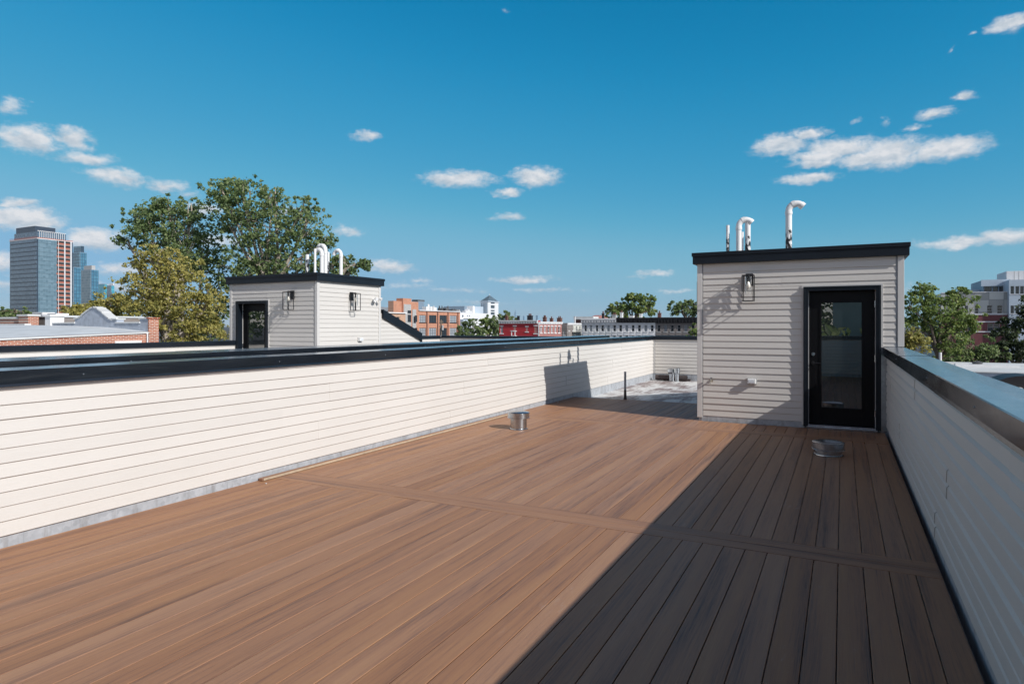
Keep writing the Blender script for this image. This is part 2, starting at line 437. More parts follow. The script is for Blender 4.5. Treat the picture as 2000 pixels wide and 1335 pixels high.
def membrane():
    m, t, b = new_mat('silver_roof_coating'); c = objco(t)
    a = noise(t, scaled(t, c, (1.0, 0.55, 1)), 1.6, 8, 0.68, 0.8).outputs[0]
    s = noise(t, scaled(t, c, (7, 0.9, 1)), 1, 6, 0.7, 0.4).outputs[0]
    f = math_n(t, 'ADD', math_n(t, 'MULTIPLY', a, 0.65), math_n(t, 'MULTIPLY', s, 0.35))
    L(t, ramp(t, f, [(0.38, (0.78, 0.78, 0.76)), (0.46, (0.66, 0.66, 0.65)), (0.52, (0.40, 0.36, 0.35)), (0.57, (0.20, 0.14, 0.135)), (0.66, (0.55, 0.53, 0.51))]), b.inputs['Base Color'])
    b.inputs['Roughness'].default_value = 0.55
    bump(t, b, f, 0.5, 0.02)
    return m
M['membrane'] = membrane()
M['tar'] = simple('dark_roofing_felt', (0.06, 0.045, 0.042), 0.7, var=0.5, scale=9, bmp=0.5)
M['cedar'] = simple('wood_edge', (0.46, 0.36, 0.25), 0.6, var=0.2, scale=14)

def brick(name, c1, c2, mort, sc=1.0, bw=0.215, rh=0.0677, axis='X'):
    m, t, b = new_mat(name); c = objco(t)
    s = N(t, 'ShaderNodeSeparateXYZ'); L(t, c, s.inputs[0])
    cb = N(t, 'ShaderNodeCombineXYZ')
    L(t, s.outputs[1 if axis == 'X' else 0], cb.inputs[0]); L(t, s.outputs[2], cb.inputs[1])
    br = N(t, 'ShaderNodeTexBrick'); L(t, cb.outputs[0], br.inputs['Vector'])
    br.inputs['Scale'].default_value = sc; br.inputs['Brick Width'].default_value = bw; br.inputs['Row Height'].default_value = rh
    br.inputs['Mortar Size'].default_value = 0.011; br.inputs['Mortar Smooth'].default_value = 0.3
    br.inputs['Color1'].default_value = (*c1, 1); br.inputs['Color2'].default_value = (*c2, 1); br.inputs['Mortar'].default_value = (*mort, 1)
    n = noise(t, c, 0.9, 7, 0.7)
    hs = N(t, 'ShaderNodeHueSaturation'); L(t, br.outputs[0], hs.inputs['Color'])
    L(t, math_n(t, 'MULTIPLY_ADD', n.outputs[0], 0.7, 0.65), hs.inputs['Value'])
    L(t, hs.outputs[0], b.inputs['Base Color']); b.inputs['Roughness'].default_value = 0.85
    return m
M['brick_near'] = brick('orange_red_brick', (0.46, 0.145, 0.07), (0.33, 0.09, 0.045), (0.62, 0.52, 0.44))
M['brick_loft'] = brick('loft_brick', (0.56, 0.215, 0.115), (0.45, 0.16, 0.085), (0.50, 0.36, 0.27))
M['brick_red'] = brick('painted_red_brick', (0.50, 0.035, 0.045), (0.42, 0.028, 0.036), (0.36, 0.022, 0.03), axis='Y')
M['brick_pink'] = brick('pink_brick', (0.44, 0.17, 0.15), (0.38, 0.14, 0.12), (0.44, 0.26, 0.23))
M['brick_brown'] = brick('brown_brick', (0.17, 0.06, 0.045), (0.12, 0.045, 0.035), (0.16, 0.1, 0.08))
M['brick_maroon'] = brick('maroon_brick', (0.20, 0.05, 0.055), (0.15, 0.035, 0.04), (0.16, 0.08, 0.08), axis='Y')
M['cream'] = simple('cream_render', (0.58, 0.58, 0.52), 0.8, var=0.1, scale=0.8)
M['pale'] = simple('pale_grey_paint', (0.66, 0.68, 0.68), 0.8, var=0.12, scale=0.6)
M['pale2'] = simple('light_grey_paint', (0.80, 0.80, 0.80), 0.8, var=0.1, scale=0.6)
M['brownstone'] = simple('dark_brownstone', (0.24, 0.215, 0.20), 0.85, var=0.2, scale=0.8)
M['cornice_dark'] = simple('black_cornice_paint', (0.018, 0.016, 0.018), 0.5, var=0.3)
M['grey_render'] = simple('grey_parapet_render', (0.36, 0.40, 0.46), 0.85, var=0.22, scale=4, bmp=0.3, bscale=18)
M['roofgrey'] = simple('grey_flat_roof', (0.62, 0.65, 0.67), 0.7, var=0.14, scale=0.9)
M['roofwhite'] = simple('white_flat_roof', (0.66, 0.67, 0.66), 0.65, var=0.12, scale=0.7)
M['roofdark'] = simple('dark_flat_roof', (0.10, 0.105, 0.11), 0.8, var=0.3, scale=0.8)
M['slate'] = simple('slate_tile', (0.10, 0.14, 0.17), 0.45, var=0.3, scale=0.6)
M['concrete'] = simple('concrete', (0.42, 0.42, 0.41), 0.85, var=0.15)
M['paleconc'] = simple('pale_stone_panel', (0.70, 0.71, 0.72), 0.7, var=0.06)
M['bluemetal'] = simple('blue_grey_cladding', (0.20, 0.27, 0.34), 0.5, var=0.08)
M['bluewhite'] = simple('pale_blue_cladding', (0.46, 0.54, 0.62), 0.5, var=0.06)
M['orange_net'] = simple('orange_safety_mesh', (0.42, 0.15, 0.10), 0.8, var=0.25, scale=2)
M['asphalt'] = simple('asphalt', (0.055, 0.055, 0.058), 0.9, var=0.3, scale=0.05)
M['spandrel'] = simple('dark_spandrel', (0.035, 0.055, 0.085), 0.4)
M['ochre'] = simple('ochre_render', (0.50, 0.32, 0.22), 0.85, var=0.12)
M['distblue'] = simple('distant_haze_blue', (0.22, 0.36, 0.48), 0.4, var=0.1, scale=0.01)  # pale blue of the distant haze painted into the wall colour

def panelled(name, cols, w, h, axis, seam=(0.1, 0.1, 0.1), rough=0.3, ior=1.6, ms=0.04):
    """cladding or curtain wall made of panels of a few real tones"""
    m, t, b = new_mat(name); c = objco(t)
    s = N(t, 'ShaderNodeSeparateXYZ'); L(t, c, s.inputs[0])
    cb = N(t, 'ShaderNodeCombineXYZ')
    L(t, s.outputs[1 if axis == 'X' else 0], cb.inputs[0]); L(t, s.outputs[2], cb.inputs[1])
    br = N(t, 'ShaderNodeTexBrick', offset=0.0); L(t, cb.outputs[0], br.inputs['Vector'])
    br.inputs['Scale'].default_value = 1.0; br.inputs['Brick Width'].default_value = w; br.inputs['Row Height'].default_value = h
    br.inputs['Mortar Size'].default_value = ms; br.inputs['Mortar Smooth'].default_value = 0.1
    br.inputs['Color1'].default_value = (*cols[0], 1); br.inputs['Color2'].default_value = (*cols[1], 1); br.inputs['Mortar'].default_value = (*seam, 1)
    L(t, br.outputs[0], b.inputs['Base Color'])
    b.inputs['Roughness'].default_value = rough; b.inputs['IOR'].default_value = ior
    return m
M['tower_dark'] = panelled('slate_glass_grid', ((0.04, 0.085, 0.135), (0.10, 0.17, 0.24)), 1.35, 1.5, 'Y', (0.03, 0.045, 0.07), 0.25)
M['tower_light'] = panelled('teal_glass_grid', ((0.09, 0.165, 0.21), (0.15, 0.24, 0.295)), 1.7, 1.55, 'X', (0.20, 0.29, 0.35), 0.3)
M['tower_far'] = panelled('blue_glass_grid', ((0.04, 0.15, 0.24), (0.07, 0.22, 0.32)), 3.0, 4.2, 'X', (0.02, 0.07, 0.12), 0.25, ms=0.25)
M['tower_far_y'] = panelled('blue_glass_grid_front', ((0.05, 0.14, 0.21), (0.10, 0.24, 0.32)), 3.0, 4.2, 'Y', (0.02, 0.05, 0.08), 0.25, ms=0.35)
M['tower_grid'] = panelled('grey_glass_grid', ((0.06, 0.13, 0.17), (0.16, 0.24, 0.28)), 2.6, 3.4, 'Y', (0.20, 0.26, 0.30), 0.3, ms=0.35)
M['panel_grey'] = panelled('grey_chequer_cladding', ((0.30, 0.31, 0.30), (0.66, 0.67, 0.63)), 2.6, 2.6, 'Y', (0.2, 0.21, 0.21), 0.6, 1.4, 0.04)
M['teal_far'] = panelled('turquoise_glass_grid', ((0.03, 0.30, 0.40), (0.10, 0.42, 0.50)), 3.0, 4.0, 'Y', (0.05, 0.2, 0.28), 0.3, ms=0.3)

def leafm(name, stops, trans=0.5):
    stops = [(p_, tuple(min(0.8, c_ * 1.35) for c_ in q_)) for p_, q_ in stops]
    m, t, b = new_mat(name)
    geo = N(t, 'ShaderNodeNewGeometry'); c = objco(t)
    n = noise(t, c, 0.55, 3, 0.6)
    f = math_n(t, 'ADD', math_n(t, 'MULTIPLY', geo.outputs['Random Per Island'], 0.55), math_n(t, 'MULTIPLY', n.outputs[0], 0.5))
    col = ramp(t, f, stops)
    L(t, col, b.inputs['Base Color']); b.inputs['Roughness'].default_value = 0.5
    b.inputs['Specular IOR Level'].default_value = 0.35
    tr = N(t, 'ShaderNodeBsdfTranslucent'); L(t, col, tr.inputs[0])
    mx = N(t, 'ShaderNodeMixShader'); mx.inputs[0].default_value = trans
    L(t, b.outputs[0], mx.inputs[1]); L(t, tr.outputs[0], mx.inputs[2])
    L(t, mx.outputs[0], t.nodes['Material Output'].inputs[0])
    return m
M['leaf_green'] = leafm('green_leaves', [(0.15, (0.050, 0.085, 0.030)), (0.5, (0.125, 0.18, 0.065)), (0.8, (0.24, 0.29, 0.13)), (1.0, (0.36, 0.39, 0.22))])
M['leaf_yellow'] = leafm('yellowing_leaves', [(0.12, (0.07, 0.085, 0.02)), (0.38, (0.20, 0.19, 0.05)), (0.65, (0.36, 0.33, 0.10)), (0.85, (0.50, 0.41, 0.14)), (1.0, (0.50, 0.32, 0.10))])
M['leaf_mid'] = leafm('mid_green_leaves', [(0.15, (0.06, 0.10, 0.03)), (0.5, (0.14, 0.20, 0.055)), (0.8, (0.26, 0.30, 0.09)), (1.0, (0.42, 0.40, 0.12))])
M['leaf_shaded'] = leafm('shaded_green_leaves', [(0.2, (0.018, 0.03, 0.014)), (0.6, (0.040, 0.06, 0.024)), (0.9, (0.08, 0.11, 0.04))])  # shade over the right edge tree put into the leaf colour
M['bark'] = simple('bark', (0.16, 0.125, 0.095), 0.9, var=0.4, scale=3, bmp=0.5)
M['palebark'] = simple('pale_plane_bark', (0.36, 0.31, 0.25), 0.85, var=0.35, scale=2.5, bmp=0.4)

# ------------------------------------------------------------------ siding
Z0, CO = 0.086, 0.1027
def siding(mb, O, U, Nn, z_lo, z_hi, seams=(), u0=0.0, u1=1.0, cut=None, seed=0, d=0.014, zbase=Z0, cove=False, gap=0.0):
    """lap siding on the vertical plane through O along U, facing Nn; u in metres; cut(z) gives the right end at a height"""
    O, U, Nn = Vector(O), Vector(U).normalized(), Vector(Nn).normalized()
    rnd = random.Random(seed)
    k0 = int(math.floor((z_lo - zbase) / CO + 1e-6)); k1 = int(math.ceil((z_hi - zbase) / CO - 1e-6))
    span = u1 - u0
    cuts = {}
    for k in range(k0, k1):
        pan = k // 2
        if pan not in cuts:
            if span > 2.2 and cut is None:
                c = [u0]; x = u0 + rnd.uniform(0.5, 3.5)
                while x < u1 - 0.3:
                    c.append(x); x += 3.66
                c.append(u1)
            else: c = [u0, u1]
            cuts[pan] = c
        c = cuts[pan]
        zb = zbase + k * CO; zt = zb + CO
        fb = 0.0; ft = 1.0
        if zb < z_lo: fb = (z_lo - zb) / CO
        if zt > z_hi: ft = (z_hi - zb) / CO
        if ft - fb < 0.02: continue
        za, zc = zb + fb * CO, zb + ft * CO
        da = d + (0.002 - d) * fb; dc = d + (0.002 - d) * ft
        for i in range(len(c) - 1):
            o = (0.0022 + gap * 0.6) if (i + pan) % 2 else 0.0
            a, b = c[i], c[i + 1] - (gap if i < len(c) - 2 else 0)
            bt = b
            if cut is not None:
                b = min(b, cut(za)); bt = min(bt, cut(zc))
                if b <= a + 0.01: continue
                bt = max(bt, a)
            def pt(u, z, q): return O + U * u + Nn * q + Vector((0, 0, z))
            zm = zc - (zc - za) * 0.22; dm = dc + (da - dc) * 0.22
            if cove: zm = zc - (zc - za) * 0.30; dm = da * 0.86; dc = -0.006
            vs = [pt(a, za, da + o), pt(b, za, da + o), pt(bt, zc, dc + o), pt(a, zc, dc + o),
                  pt(a, za, -0.008), pt(b, za, -0.008), pt(bt, zc, -0.008), pt(a, zc, -0.008)]
            # a rounded butt edge at the foot of the course
            e = min(0.004, (zc - za) * 0.3)
            vs += [pt(a, za + e, da + o), pt(b, za + e, da + o), pt(a, za, da + o - 0.004), pt(b, za, da + o - 0.004)]
            bm_ = b if cut is None else max(a, min(u1, cut(zm)))
            vs += [pt(a, zm, dm + o), pt(bm_, zm, dm + o)]
            mb.add(vs, [(8, 9, 13, 12), (12, 13, 2, 3), (10, 11, 9, 8), (4, 5, 11, 10), (4, 10, 8, 12, 3, 7), (5, 6, 2, 13, 9, 11), (7, 3, 2, 6)])
    return mb

# ================================================================== the roof deck
XR, XL = 0.555, -5.285              # deck edges
BX0 = XR
PITCH = 0.1455; GAP = 0.0050
def prof_(a, b, z, th, r):
    u = 0.005      # the grooved edge is set back under the rounded top
    return [(a + u, z - th), (b - u, z - th), (b - u, z - 0.0075), (b, z - r - 0.0012), (b, z - r), (b - r * .4, z - r * .4), (b - r, z), (a + r, z), (a + r * .4, z - r * .4), (a, z - r), (a, z - r - 0.0012), (a + u, z - 0.0075)]
def board(mb, x0, x1, y0, y1, z1=0.0, th=0.024, r=0.0018, along='y'):
    if along == 'y':
        pr = prof_(x0, x1, z1, th, r)
        mb.prism(pr, 'y', y0, y1)
    else:
        pr = prof_(y0, y1, z1, th, r)
        mb.prism(pr, 'x', x0, x1)
mb = MB()
runs = [(-0.36, 4.757), (5.055, 9.857), (10.135, 13.25)]
nb_ = int((XR - XL) / PITCH)
for (a, b) in runs:
    for i in range(nb_ + 1):
        x1 = XR - i * PITCH; x0 = max(XL, x1 - PITCH + GAP)
        if x1 - x0 < 0.02: continue
        bb = b
        if b > 11 and x0 > -2.1: bb = 10.87
        jz = random.uniform(-0.0008, 0.0008)
        board(mb, x0, x1, a + 0.003, bb - 0.003 - random.uniform(0, 0.002), jz)
deck = struct(mb.build('deck', M['deck_y']))
for (a, b) in ((4.757, 5.055), (9.857, 10.135)):
    w = (b - a) / 2
    for j in range(2):
        mb = MB(); board(mb, XL, XR, a + j * w + 0.002, a + (j + 1) * w - 0.003, 0.0012, along='x')
        mb.build('border_board', M['deck_x'], deck)
mb = MB()
mb.box(XL, XL + 0.035, 13.253, 13.28, -0.10, -0.006); mb.box(XL, -2.16, 13.252, 13.276, -0.10, -0.003)
mb.build('rim_board', M['deck_x'], deck)
mb = MB(); mb.box(XL - 0.3, 0.9, -0.6, 20.3, -0.16, -0.11)
struct(mb.build('roof_membrane', M['membrane']))

# parapets -----------------------------------------------------------------
CT, CF = 1.251, 0.100               # coping top, face height
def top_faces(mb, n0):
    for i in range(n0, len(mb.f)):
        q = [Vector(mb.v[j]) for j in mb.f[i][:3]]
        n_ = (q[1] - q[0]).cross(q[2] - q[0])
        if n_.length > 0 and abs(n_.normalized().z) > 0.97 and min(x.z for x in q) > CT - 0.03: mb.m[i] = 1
def coping_box(mb, x0, x1, y0, y1, zt=CT, seams_axis='y', start=0.0, h=CF):
    """folded metal cap: a crowned top, two faces with a drip kick"""
    t = 0.0
    if seams_axis == 'y':
        ys = [y0]; y = y0 + start
        while y < y1 - 0.3:
            if y > y0 + 0.2: ys.append(y)
            y += 3.05
        ys.append(y1)
        xm = (x0 + x1) / 2
        for i in range(len(ys) - 1):
            a, b = ys[i], ys[i + 1] + (0.03 if i < len(ys) - 2 else 0)
            e = 0.0028 * (i % 2)
            pr = [(x0 - e, zt - h), (x0 - 0.008 - e, zt - h - 0.012), (x0 - 0.003 - e, zt - h + 0.006), (x0 - 0.001 - e, zt - 0.004 + e), (x0 + 0.004, zt + e), (xm, zt + 0.005 + e), (x1 - 0.004, zt + e), (x1 + 0.001 + e, zt - 0.004 + e), (x1 + 0.003 + e, zt - h + 0.006), (x1 + 0.008 + e, zt - h - 0.012), (x1 + e, zt - h)]
            mb.prism(pr[::-1], 'y', a, b)
    else:
        xs = [x0]; x = x0 + start
        while x < x1 - 0.3:
            if x > x0 + 0.2: xs.append(x)
            x += 3.05
        xs.append(x1)
        ym = (y0 + y1) / 2
        for i in range(len(xs) - 1):
            a, b = xs[i], xs[i + 1] + (0.03 if i < len(xs) - 2 else 0)
            e = 0.0028 * (i % 2)
            pr = [(y0 - e, zt - h), (y0 - 0.008 - e, zt - h - 0.012), (y0 - 0.001 - e, zt - 0.004 + e), (y0 + 0.004, zt + e), (ym, zt + 0.005 + e), (y1 - 0.004, zt + e), (y1 + 0.001 + e, zt - 0.004 + e), (y1 + 0.008 + e, zt - h - 0.012), (y1 + e, zt - h)]
            mb.prism(pr, 'x', a, b)
def screws(par, pts, nrm):
    for p in pts:
        p = Vector(p); n_ = Vector(nrm)
        mb = MB(); mb.tube([p - n_ * 0.002, p + n_ * 0.003, p + n_ * 0.0055], [0.0065, 0.0065, 0.004], 10)
        mb.build('screw', M['screw'], par, smooth=True)

# left parapet beside the deck
lw = thing('parapet_wall', 'long sunlit cream clapboard parapet with dark metal cap running along the left of the brown deck', 'parapet wall', (-5.4, 8, 0))
mb = MB(); siding(mb, (-5.277, -0.35, 0), (0, 1, 0), (1, 0, 0), Z0, CT - 0.06, u0=0, u1=20.22, seed=3); mb.build('siding', M['vinyl'], lw)
mb = MB(); mb.box(-5.60, -5.282, -0.36, 19.9, -0.11, CT - 0.03); mb.build('wall_core', M['flash'], lw)
mb = MB(); mb.box(-5.282, -5.279, -0.36, 19.86, -0.11, 0.10)
y = 0.2
while y < 19.5:
    w = random.uniform(0.8, 2.6)
    mb.box(-5.279, -5.2765 + random.uniform(0, 0.001), y, y + w, -0.10, 0.075 + random.uniform(-0.01, 0.012)); y += w + random.uniform(0.02, 0.5)
mb.build('flashing', M['flash'], lw)
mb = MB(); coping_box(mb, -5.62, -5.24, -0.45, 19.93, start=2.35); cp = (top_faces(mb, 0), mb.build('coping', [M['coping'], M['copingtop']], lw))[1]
screws(cp, [(-5.2375, yy, CT - 0.055) for yy in (2.9, 4.85, 6.6, 8.2, 9.9, 11.7, 13.4, 15.2, 17.0, 18.6)], (1, 0, 0))

# right parapet
rw = thing('parapet_wall', 'shaded clapboard parapet with wide glossy metal cap at the right edge of the deck', 'parapet wall', (0.7, 5, 0))
mb = MB(); siding(mb, (0.597, 10.92, 0), (0, -1, 0), (-1, 0, 0), Z0, CT - 0.06, u0=0, u1=11.3, seed=12, d=0.022, cove=True, gap=0.005); mb.build('siding', M['vinyl'], rw)
mb = MB(); mb.box(0.608, 0.79, -0.36, 10.9, -0.11, CT - 0.03); mb.build('wall_core', M['flash'], rw)
mb = MB(); mb.box(0.598, 0.6075, -0.36, 10.9, -0.11, 0.11); mb.build('flashing', M['flash'], rw)
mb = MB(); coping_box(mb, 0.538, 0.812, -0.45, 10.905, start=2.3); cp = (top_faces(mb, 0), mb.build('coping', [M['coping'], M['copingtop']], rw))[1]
screws(cp, [(0.5355, yy, CT - 0.05) for yy in (3.55, 5.4, 8.3, 10.2)], (-1, 0, 0))

# rear parapet right behind the camera
bw_ = thing('parapet_wall', 'clapboard parapet closing the near end of the deck', 'parapet wall', (-2.5, -0.6, 0))
mb = MB(); siding(mb, (0.56, -0.40, 0), (-1, 0, 0), (0, 1, 0), Z0, CT - 0.06, u0=0, u1=5.8, seed=5); mb.build('siding', M['vinyl'], bw_)
mb = MB(); mb.box(-5.235, 0.53, -0.66, -0.405, -0.11, CT - 0.03); mb.build('wall_core', M['flash'], bw_)
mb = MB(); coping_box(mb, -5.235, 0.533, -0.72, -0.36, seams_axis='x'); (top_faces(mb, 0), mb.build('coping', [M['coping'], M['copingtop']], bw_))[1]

# far end parapet
fw = thing('parapet_wall', 'tan clapboard parapet with black cap closing the far end of the roof behind the silver roofing', 'parapet wall', (-3, 20, 0))
mb = MB(); siding(mb, (-5.24, 19.90, 0), (1, 0, 0), (0, -1, 0), Z0, CT - 0.06, u0=0.03, u1=5.9, seed=8); mb.build('siding', M['vinyl'], fw)
mb = MB(); mb.box(-5.6, 0.79, 19.905, 20.1, -0.11, CT - 0.03); mb.build('wall_core', M['flash'], fw)
mb = MB(); mb.box(-5.27, 0.75, 19.897, 19.9045, -0.11, 0.10); mb.build('flashing', M['flash'], fw)
mb = MB(); coping_box(mb, -5.235, 0.83, 19.865, 20.15, seams_axis='x', start=2.0); mb.build('coping', M['fascia'], fw)
mb = MB(); mb.box(-5.262, -5.228, 19.872, 19.903, 0.09, CT - 0.1); mb.build('corner_trim', M['trimv'], fw)

# neighbour's near parapet (its back towards us) with its own roof
nw_ = thing('parapet_wall', "second dark capped parapet standing just behind the long left one", 'parapet wall', (-7, 8, 0))
mb = MB(); mb.box(-7.38, -6.79, -2.0, 19.9, -0.11, CT - 0.03); mb.build('wall_core', M['vinyl'], nw_)
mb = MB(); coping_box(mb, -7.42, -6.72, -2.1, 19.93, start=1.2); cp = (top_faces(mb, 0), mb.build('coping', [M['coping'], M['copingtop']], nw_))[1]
screws(cp, [(-6.7175, yy, CT - 0.055) for yy in (4.2, 6.9, 9.6, 12.3, 15.2, 18.0)], (1, 0, 0))
mb = MB(); mb.box(-13.6, -5.6, -2.0, 20.2, -0.17, -0.12)
struct(mb.build('neighbour_roof', M['membrane']))
ZN = 1.205
ow = thing('parapet_wall', "far side parapet of the next roof, cream clapboard under a thin black cap, in front of the brick wall", 'parapet wall', (-13.3, 8, 0))
mb = MB(); siding(mb, (-13.235, -2.0, 0), (0, 1, 0), (1, 0, 0), Z0, ZN - 0.06, u0=0, u1=21.85, seed=21, zbase=Z0 - 0.04); mb.build('siding', M['vinyl'], ow)
mb = MB(); mb.box(-13.45, -13.24, -2.0, 19.9, -0.11, ZN - 0.03); mb.build('wall_core', M['flash'], ow)
mb = MB(); coping_box(mb, -13.50, -13.20, -2.1, 10.89, zt=ZN, start=1.0, h=0.09); coping_box(mb, -13.50, -13.20, 13.2, 19.9, zt=ZN, start=1.0, h=0.09); mb.build('coping', M['fascia'], ow)
bn = thing('parapet_wall', 'low shaded parapet with black cap along the back of the next roof', 'parapet wall', (-10, 20, 0))
mb = MB(); siding(mb, (-13.2, 19.90, 0), (1, 0, 0), (0, -1, 0), Z0, ZN - 0.04, u0=0.03, u1=5.8, seed=30); mb.build('siding', M['vinyl'], bn)
mb = MB(); mb.box(-13.45, -7.42, 19.905, 20.1, -0.11, ZN - 0.03); mb.build('wall_core', M['flash'], bn)
mb = MB(); coping_box(mb, -13.19, -7.44, 19.87, 20.15, zt=ZN + 0.002, seams_axis='x', h=0.075); mb.build('coping', M['fascia'], bn)
mb = MB(); mb.box(-13.222, -13.185, 19.865, 19.902, 0.09, ZN + 0.01); mb.build('corner_trim', M['trimv'], bn)

# ------------------------------------------------------------------ stair bulkheads
ZT = 2.775; FH = 0.185
YF, YB = 10.9, 13.12
def bulkhead(label, x0, x1, door, side, flip, ln=1.78, ze=1.37):
    """x0..x1 outer faces of the corner trims; door = (frame x0, x1, z0, z1); side = +1/-1: the visible long side; flip: hinge side"""
    t = thing('stair_bulkhead', label, 'stair bulkhead', ((x0 + x1) / 2, (YF + YB) / 2, 0))
    xs0, xs1 = x0 + 0.022, x1 - 0.022
    dx0, dx1, dz0, dz1 = door
    zc = ZT - FH + 0.02
    mb = MB()
    lft = xs0 + 0.075 if dx0 - xs0 > 0.5 else xs0 + 0.06
    rgt = xs1 - 0.085
    O = (0, YF + 0.002, 0)
    def seg(a, b, z0, z1, sd):
        siding(mb, O, (1, 0, 0), (0, -1, 0), z0, z1, u0=a, u1=b, seed=sd)
    zr = Z0 if side < 0 else 0.086
    seg(lft, dx0 - 0.006, Z0 if flip < 0 else (ZN if dx0 - lft < 0.4 else Z0), dz1 + 0.02, 1)
    seg(dx1 + 0.006, rgt, (CT + 0.01) if flip < 0 else Z0, dz1 + 0.02, 2)
    seg(lft, rgt, dz1 + 0.02, zc, 4)
    mb.build('front_siding', M['vinyl'], t)
    # the two long sides and the back
    mb = MB()
    siding(mb, (xs1 - 0.002, YF, 0), (0, 1, 0), (1, 0, 0), Z0 if flip > 0 else CT + 0.01, zc, u0=0.07, u1=YB - YF - 0.06, seed=6)
    siding(mb, (xs0 + 0.002, YB, 0), (0, -1, 0), (-1, 0, 0), Z0, zc, u0=0.06, u1=YB - YF - 0.07, seed=7)
    siding(mb, (xs1, YB - 0.002, 0), (-1, 0, 0), (0, 1, 0), Z0, zc, u0=0.06, u1=xs1 - xs0 - 0.06, seed=9)
    mb.build('side_siding', M['vinyl'], t)
    # core shell behind the siding, with the door opening left open
    mb = MB()
    c = 0.006
    mb.box(xs0 + c, dx0 + 0.02, YF + 0.006, YF + 0.12, -0.10, zc); mb.box(dx1 - 0.02, xs1 - c, YF + 0.006, YF + 0.12, -0.10, zc)
    mb.box(dx0 + 0.02, dx1 - 0.02, YF + 0.006, YF + 0.12, dz1 - 0.02, zc)
    mb.box(xs0 + c, xs0 + 0.1, YF + 0.12, YB - c, -0.10, zc); mb.box(xs1 - 0.1, xs1 - c, YF + 0.12, YB - c, -0.10, zc)
    mb.box(xs0 + 0.1, xs1 - 0.1, YB - 0.1, YB - c, -0.10, zc); mb.box(xs0 + 0.1, xs1 - 0.1, YF + 0.12, YB - 0.1, zc - 0.05, zc)
    mb.build('wall_core', M['flash'], t)
    # corner posts: an L of two flat legs with a rounded arris
    z_in = -0.02
    def post(cx, cy, sx, sy, zlow):
        mb = MB(); w = 0.082; th = 0.018
        mb.box(cx, cx - sx * w, cy, cy - sy * th, zlow, zc + 0.004)
        mb.box(cx, cx - sx * th, cy - sy * th, cy - sy * w, zlow, zc + 0.004)
        mb.build('corner_post', M['trimv'], t, bevel=0.004)
    post(x0, YF - 0.018, -1, -1, 0.055 if flip < 0 else ZN + 0.01); post(x1, YF - 0.018, 1, -1, 0.055 if flip > 0 else CT + 0.012)
    post(x0, YB + 0.018, -1, 1, 0.0); post(x1, YB + 0.018, 1, 1, 0.0)
    # flashing at the foot
    mb = MB(); mb.box(xs0 + 0.05, dx0, YF - 0.004, YF + 0.005, -0.02, Z0 + 0.012); mb.build('flashing', M['flash'], t); mb = MB(); mb.box(dx1, min(xs1, XR + 9) - 0.02, YF - 0.0035, YF + 0.005, -0.02, Z0 + 0.012)
    mb.build('flashing', M['flash'], t)
    # fascia in two steps plus roof sheet
    mb = MB()
    o = 0.062
    fx0, fx1, fy0, fy1 = x0 - o, x1 + o, YF - 0.018 - o, YB + 0.018 + o
    tk = 0.03
    for (a, b, z0, z1, e) in ((0, 0, ZT - FH, ZT - 0.058, 0.0), (0, 0, ZT - 0.060, ZT, 0.014)):
        mb.box(fx0 - e, fx1 + e, fy0 - e, fy0 + tk, z0, z1); mb.box(fx0 - e, fx1 + e, fy1 - tk, fy1 + e, z0, z1)
        mb.box(fx0 - e, fx0 + tk, fy0 + tk, fy1 - tk, z0, z1); mb.box(fx1 - tk, fx1 + e, fy0 + tk, fy1 - tk, z0, z1)
    mb.box(fx0 + tk, fx1 - tk, fy0 + tk, fy1 - tk, ZT - FH, ZT - FH + 0.02)
    mb.build('fascia', M['fascia'], t, bevel=0.004)
    mb = MB(); mb.box(fx0 + tk, fx1 - tk, fy0 + tk, fy1 - tk, ZT - 0.05, ZT - 0.006); mb.build('roof', M['roofdark'], t)
    # sloping stair roof behind the box
    ye = YB + ln
    zs = 1.99
    vx0, vx1 = x0 + 0.02, x1 - 0.02
    mb = MB()
    cutf = lambda z: 0 if z > zs - 0.2 else (ln if z < ze - 0.2 else (zs - 0.2 - z) / (zs - ze) * ln)
    siding(mb, (vx1 - 0.02, YB + 0.02, 0), (0, 1, 0), (1, 0, 0), Z0, zs - 0.2, u0=0.02, u1=ln - 0.02, cut=lambda z: cutf(z), seed=2)
    mb.build('slope_siding', M['vinyl'], t); mb = MB()
    siding(mb, (vx0 + 0.02, YB + 0.02, 0), (0, 1, 0), (-1, 0, 0), Z0, zs - 0.2, u0=0.02, u1=ln - 0.02, cut=lambda z: cutf(z), seed=2)
    mb.build('slope_siding', M['vinyl'], t)
    mb = MB()
    def slab(xa, xb, h, e=0.0):
        pr = [(YB + 0.085, zs - h), (ye, ze - h), (ye, ze + e), (YB + 0.085, zs + e)]
        mb.prism(pr, 'x', xa, xb)
    slab(vx0 - 0.05, vx0 - 0.02, 0.215, 0.004); slab(vx1 + 0.02, vx1 + 0.05, 0.215, 0.004); slab(vx0 - 0.02, vx1 + 0.02, 0.06)
    mb.box(vx0 - 0.05, vx1 + 0.05, ye, ye + 0.03, ze - 0.30, ze - 0.0)
    mb.build('slope_roof', M['fascia'], t)
    mb = MB(); mb.prism([(YB + 0.02, -0.1), (ye - 0.02, -0.1), (ye - 0.02, ze - 0.07), (YB + 0.02, zs - 0.07)], 'x', vx0 + 0.024, vx1 - 0.024)
    mb.build('slope_core', M['vinyl'], t)
    # door
    casing = MB(); w = 0.062; p = 0.03; rec = 0.10 if flip < 0 else 0.14
    yf = YF - 0.018 - p
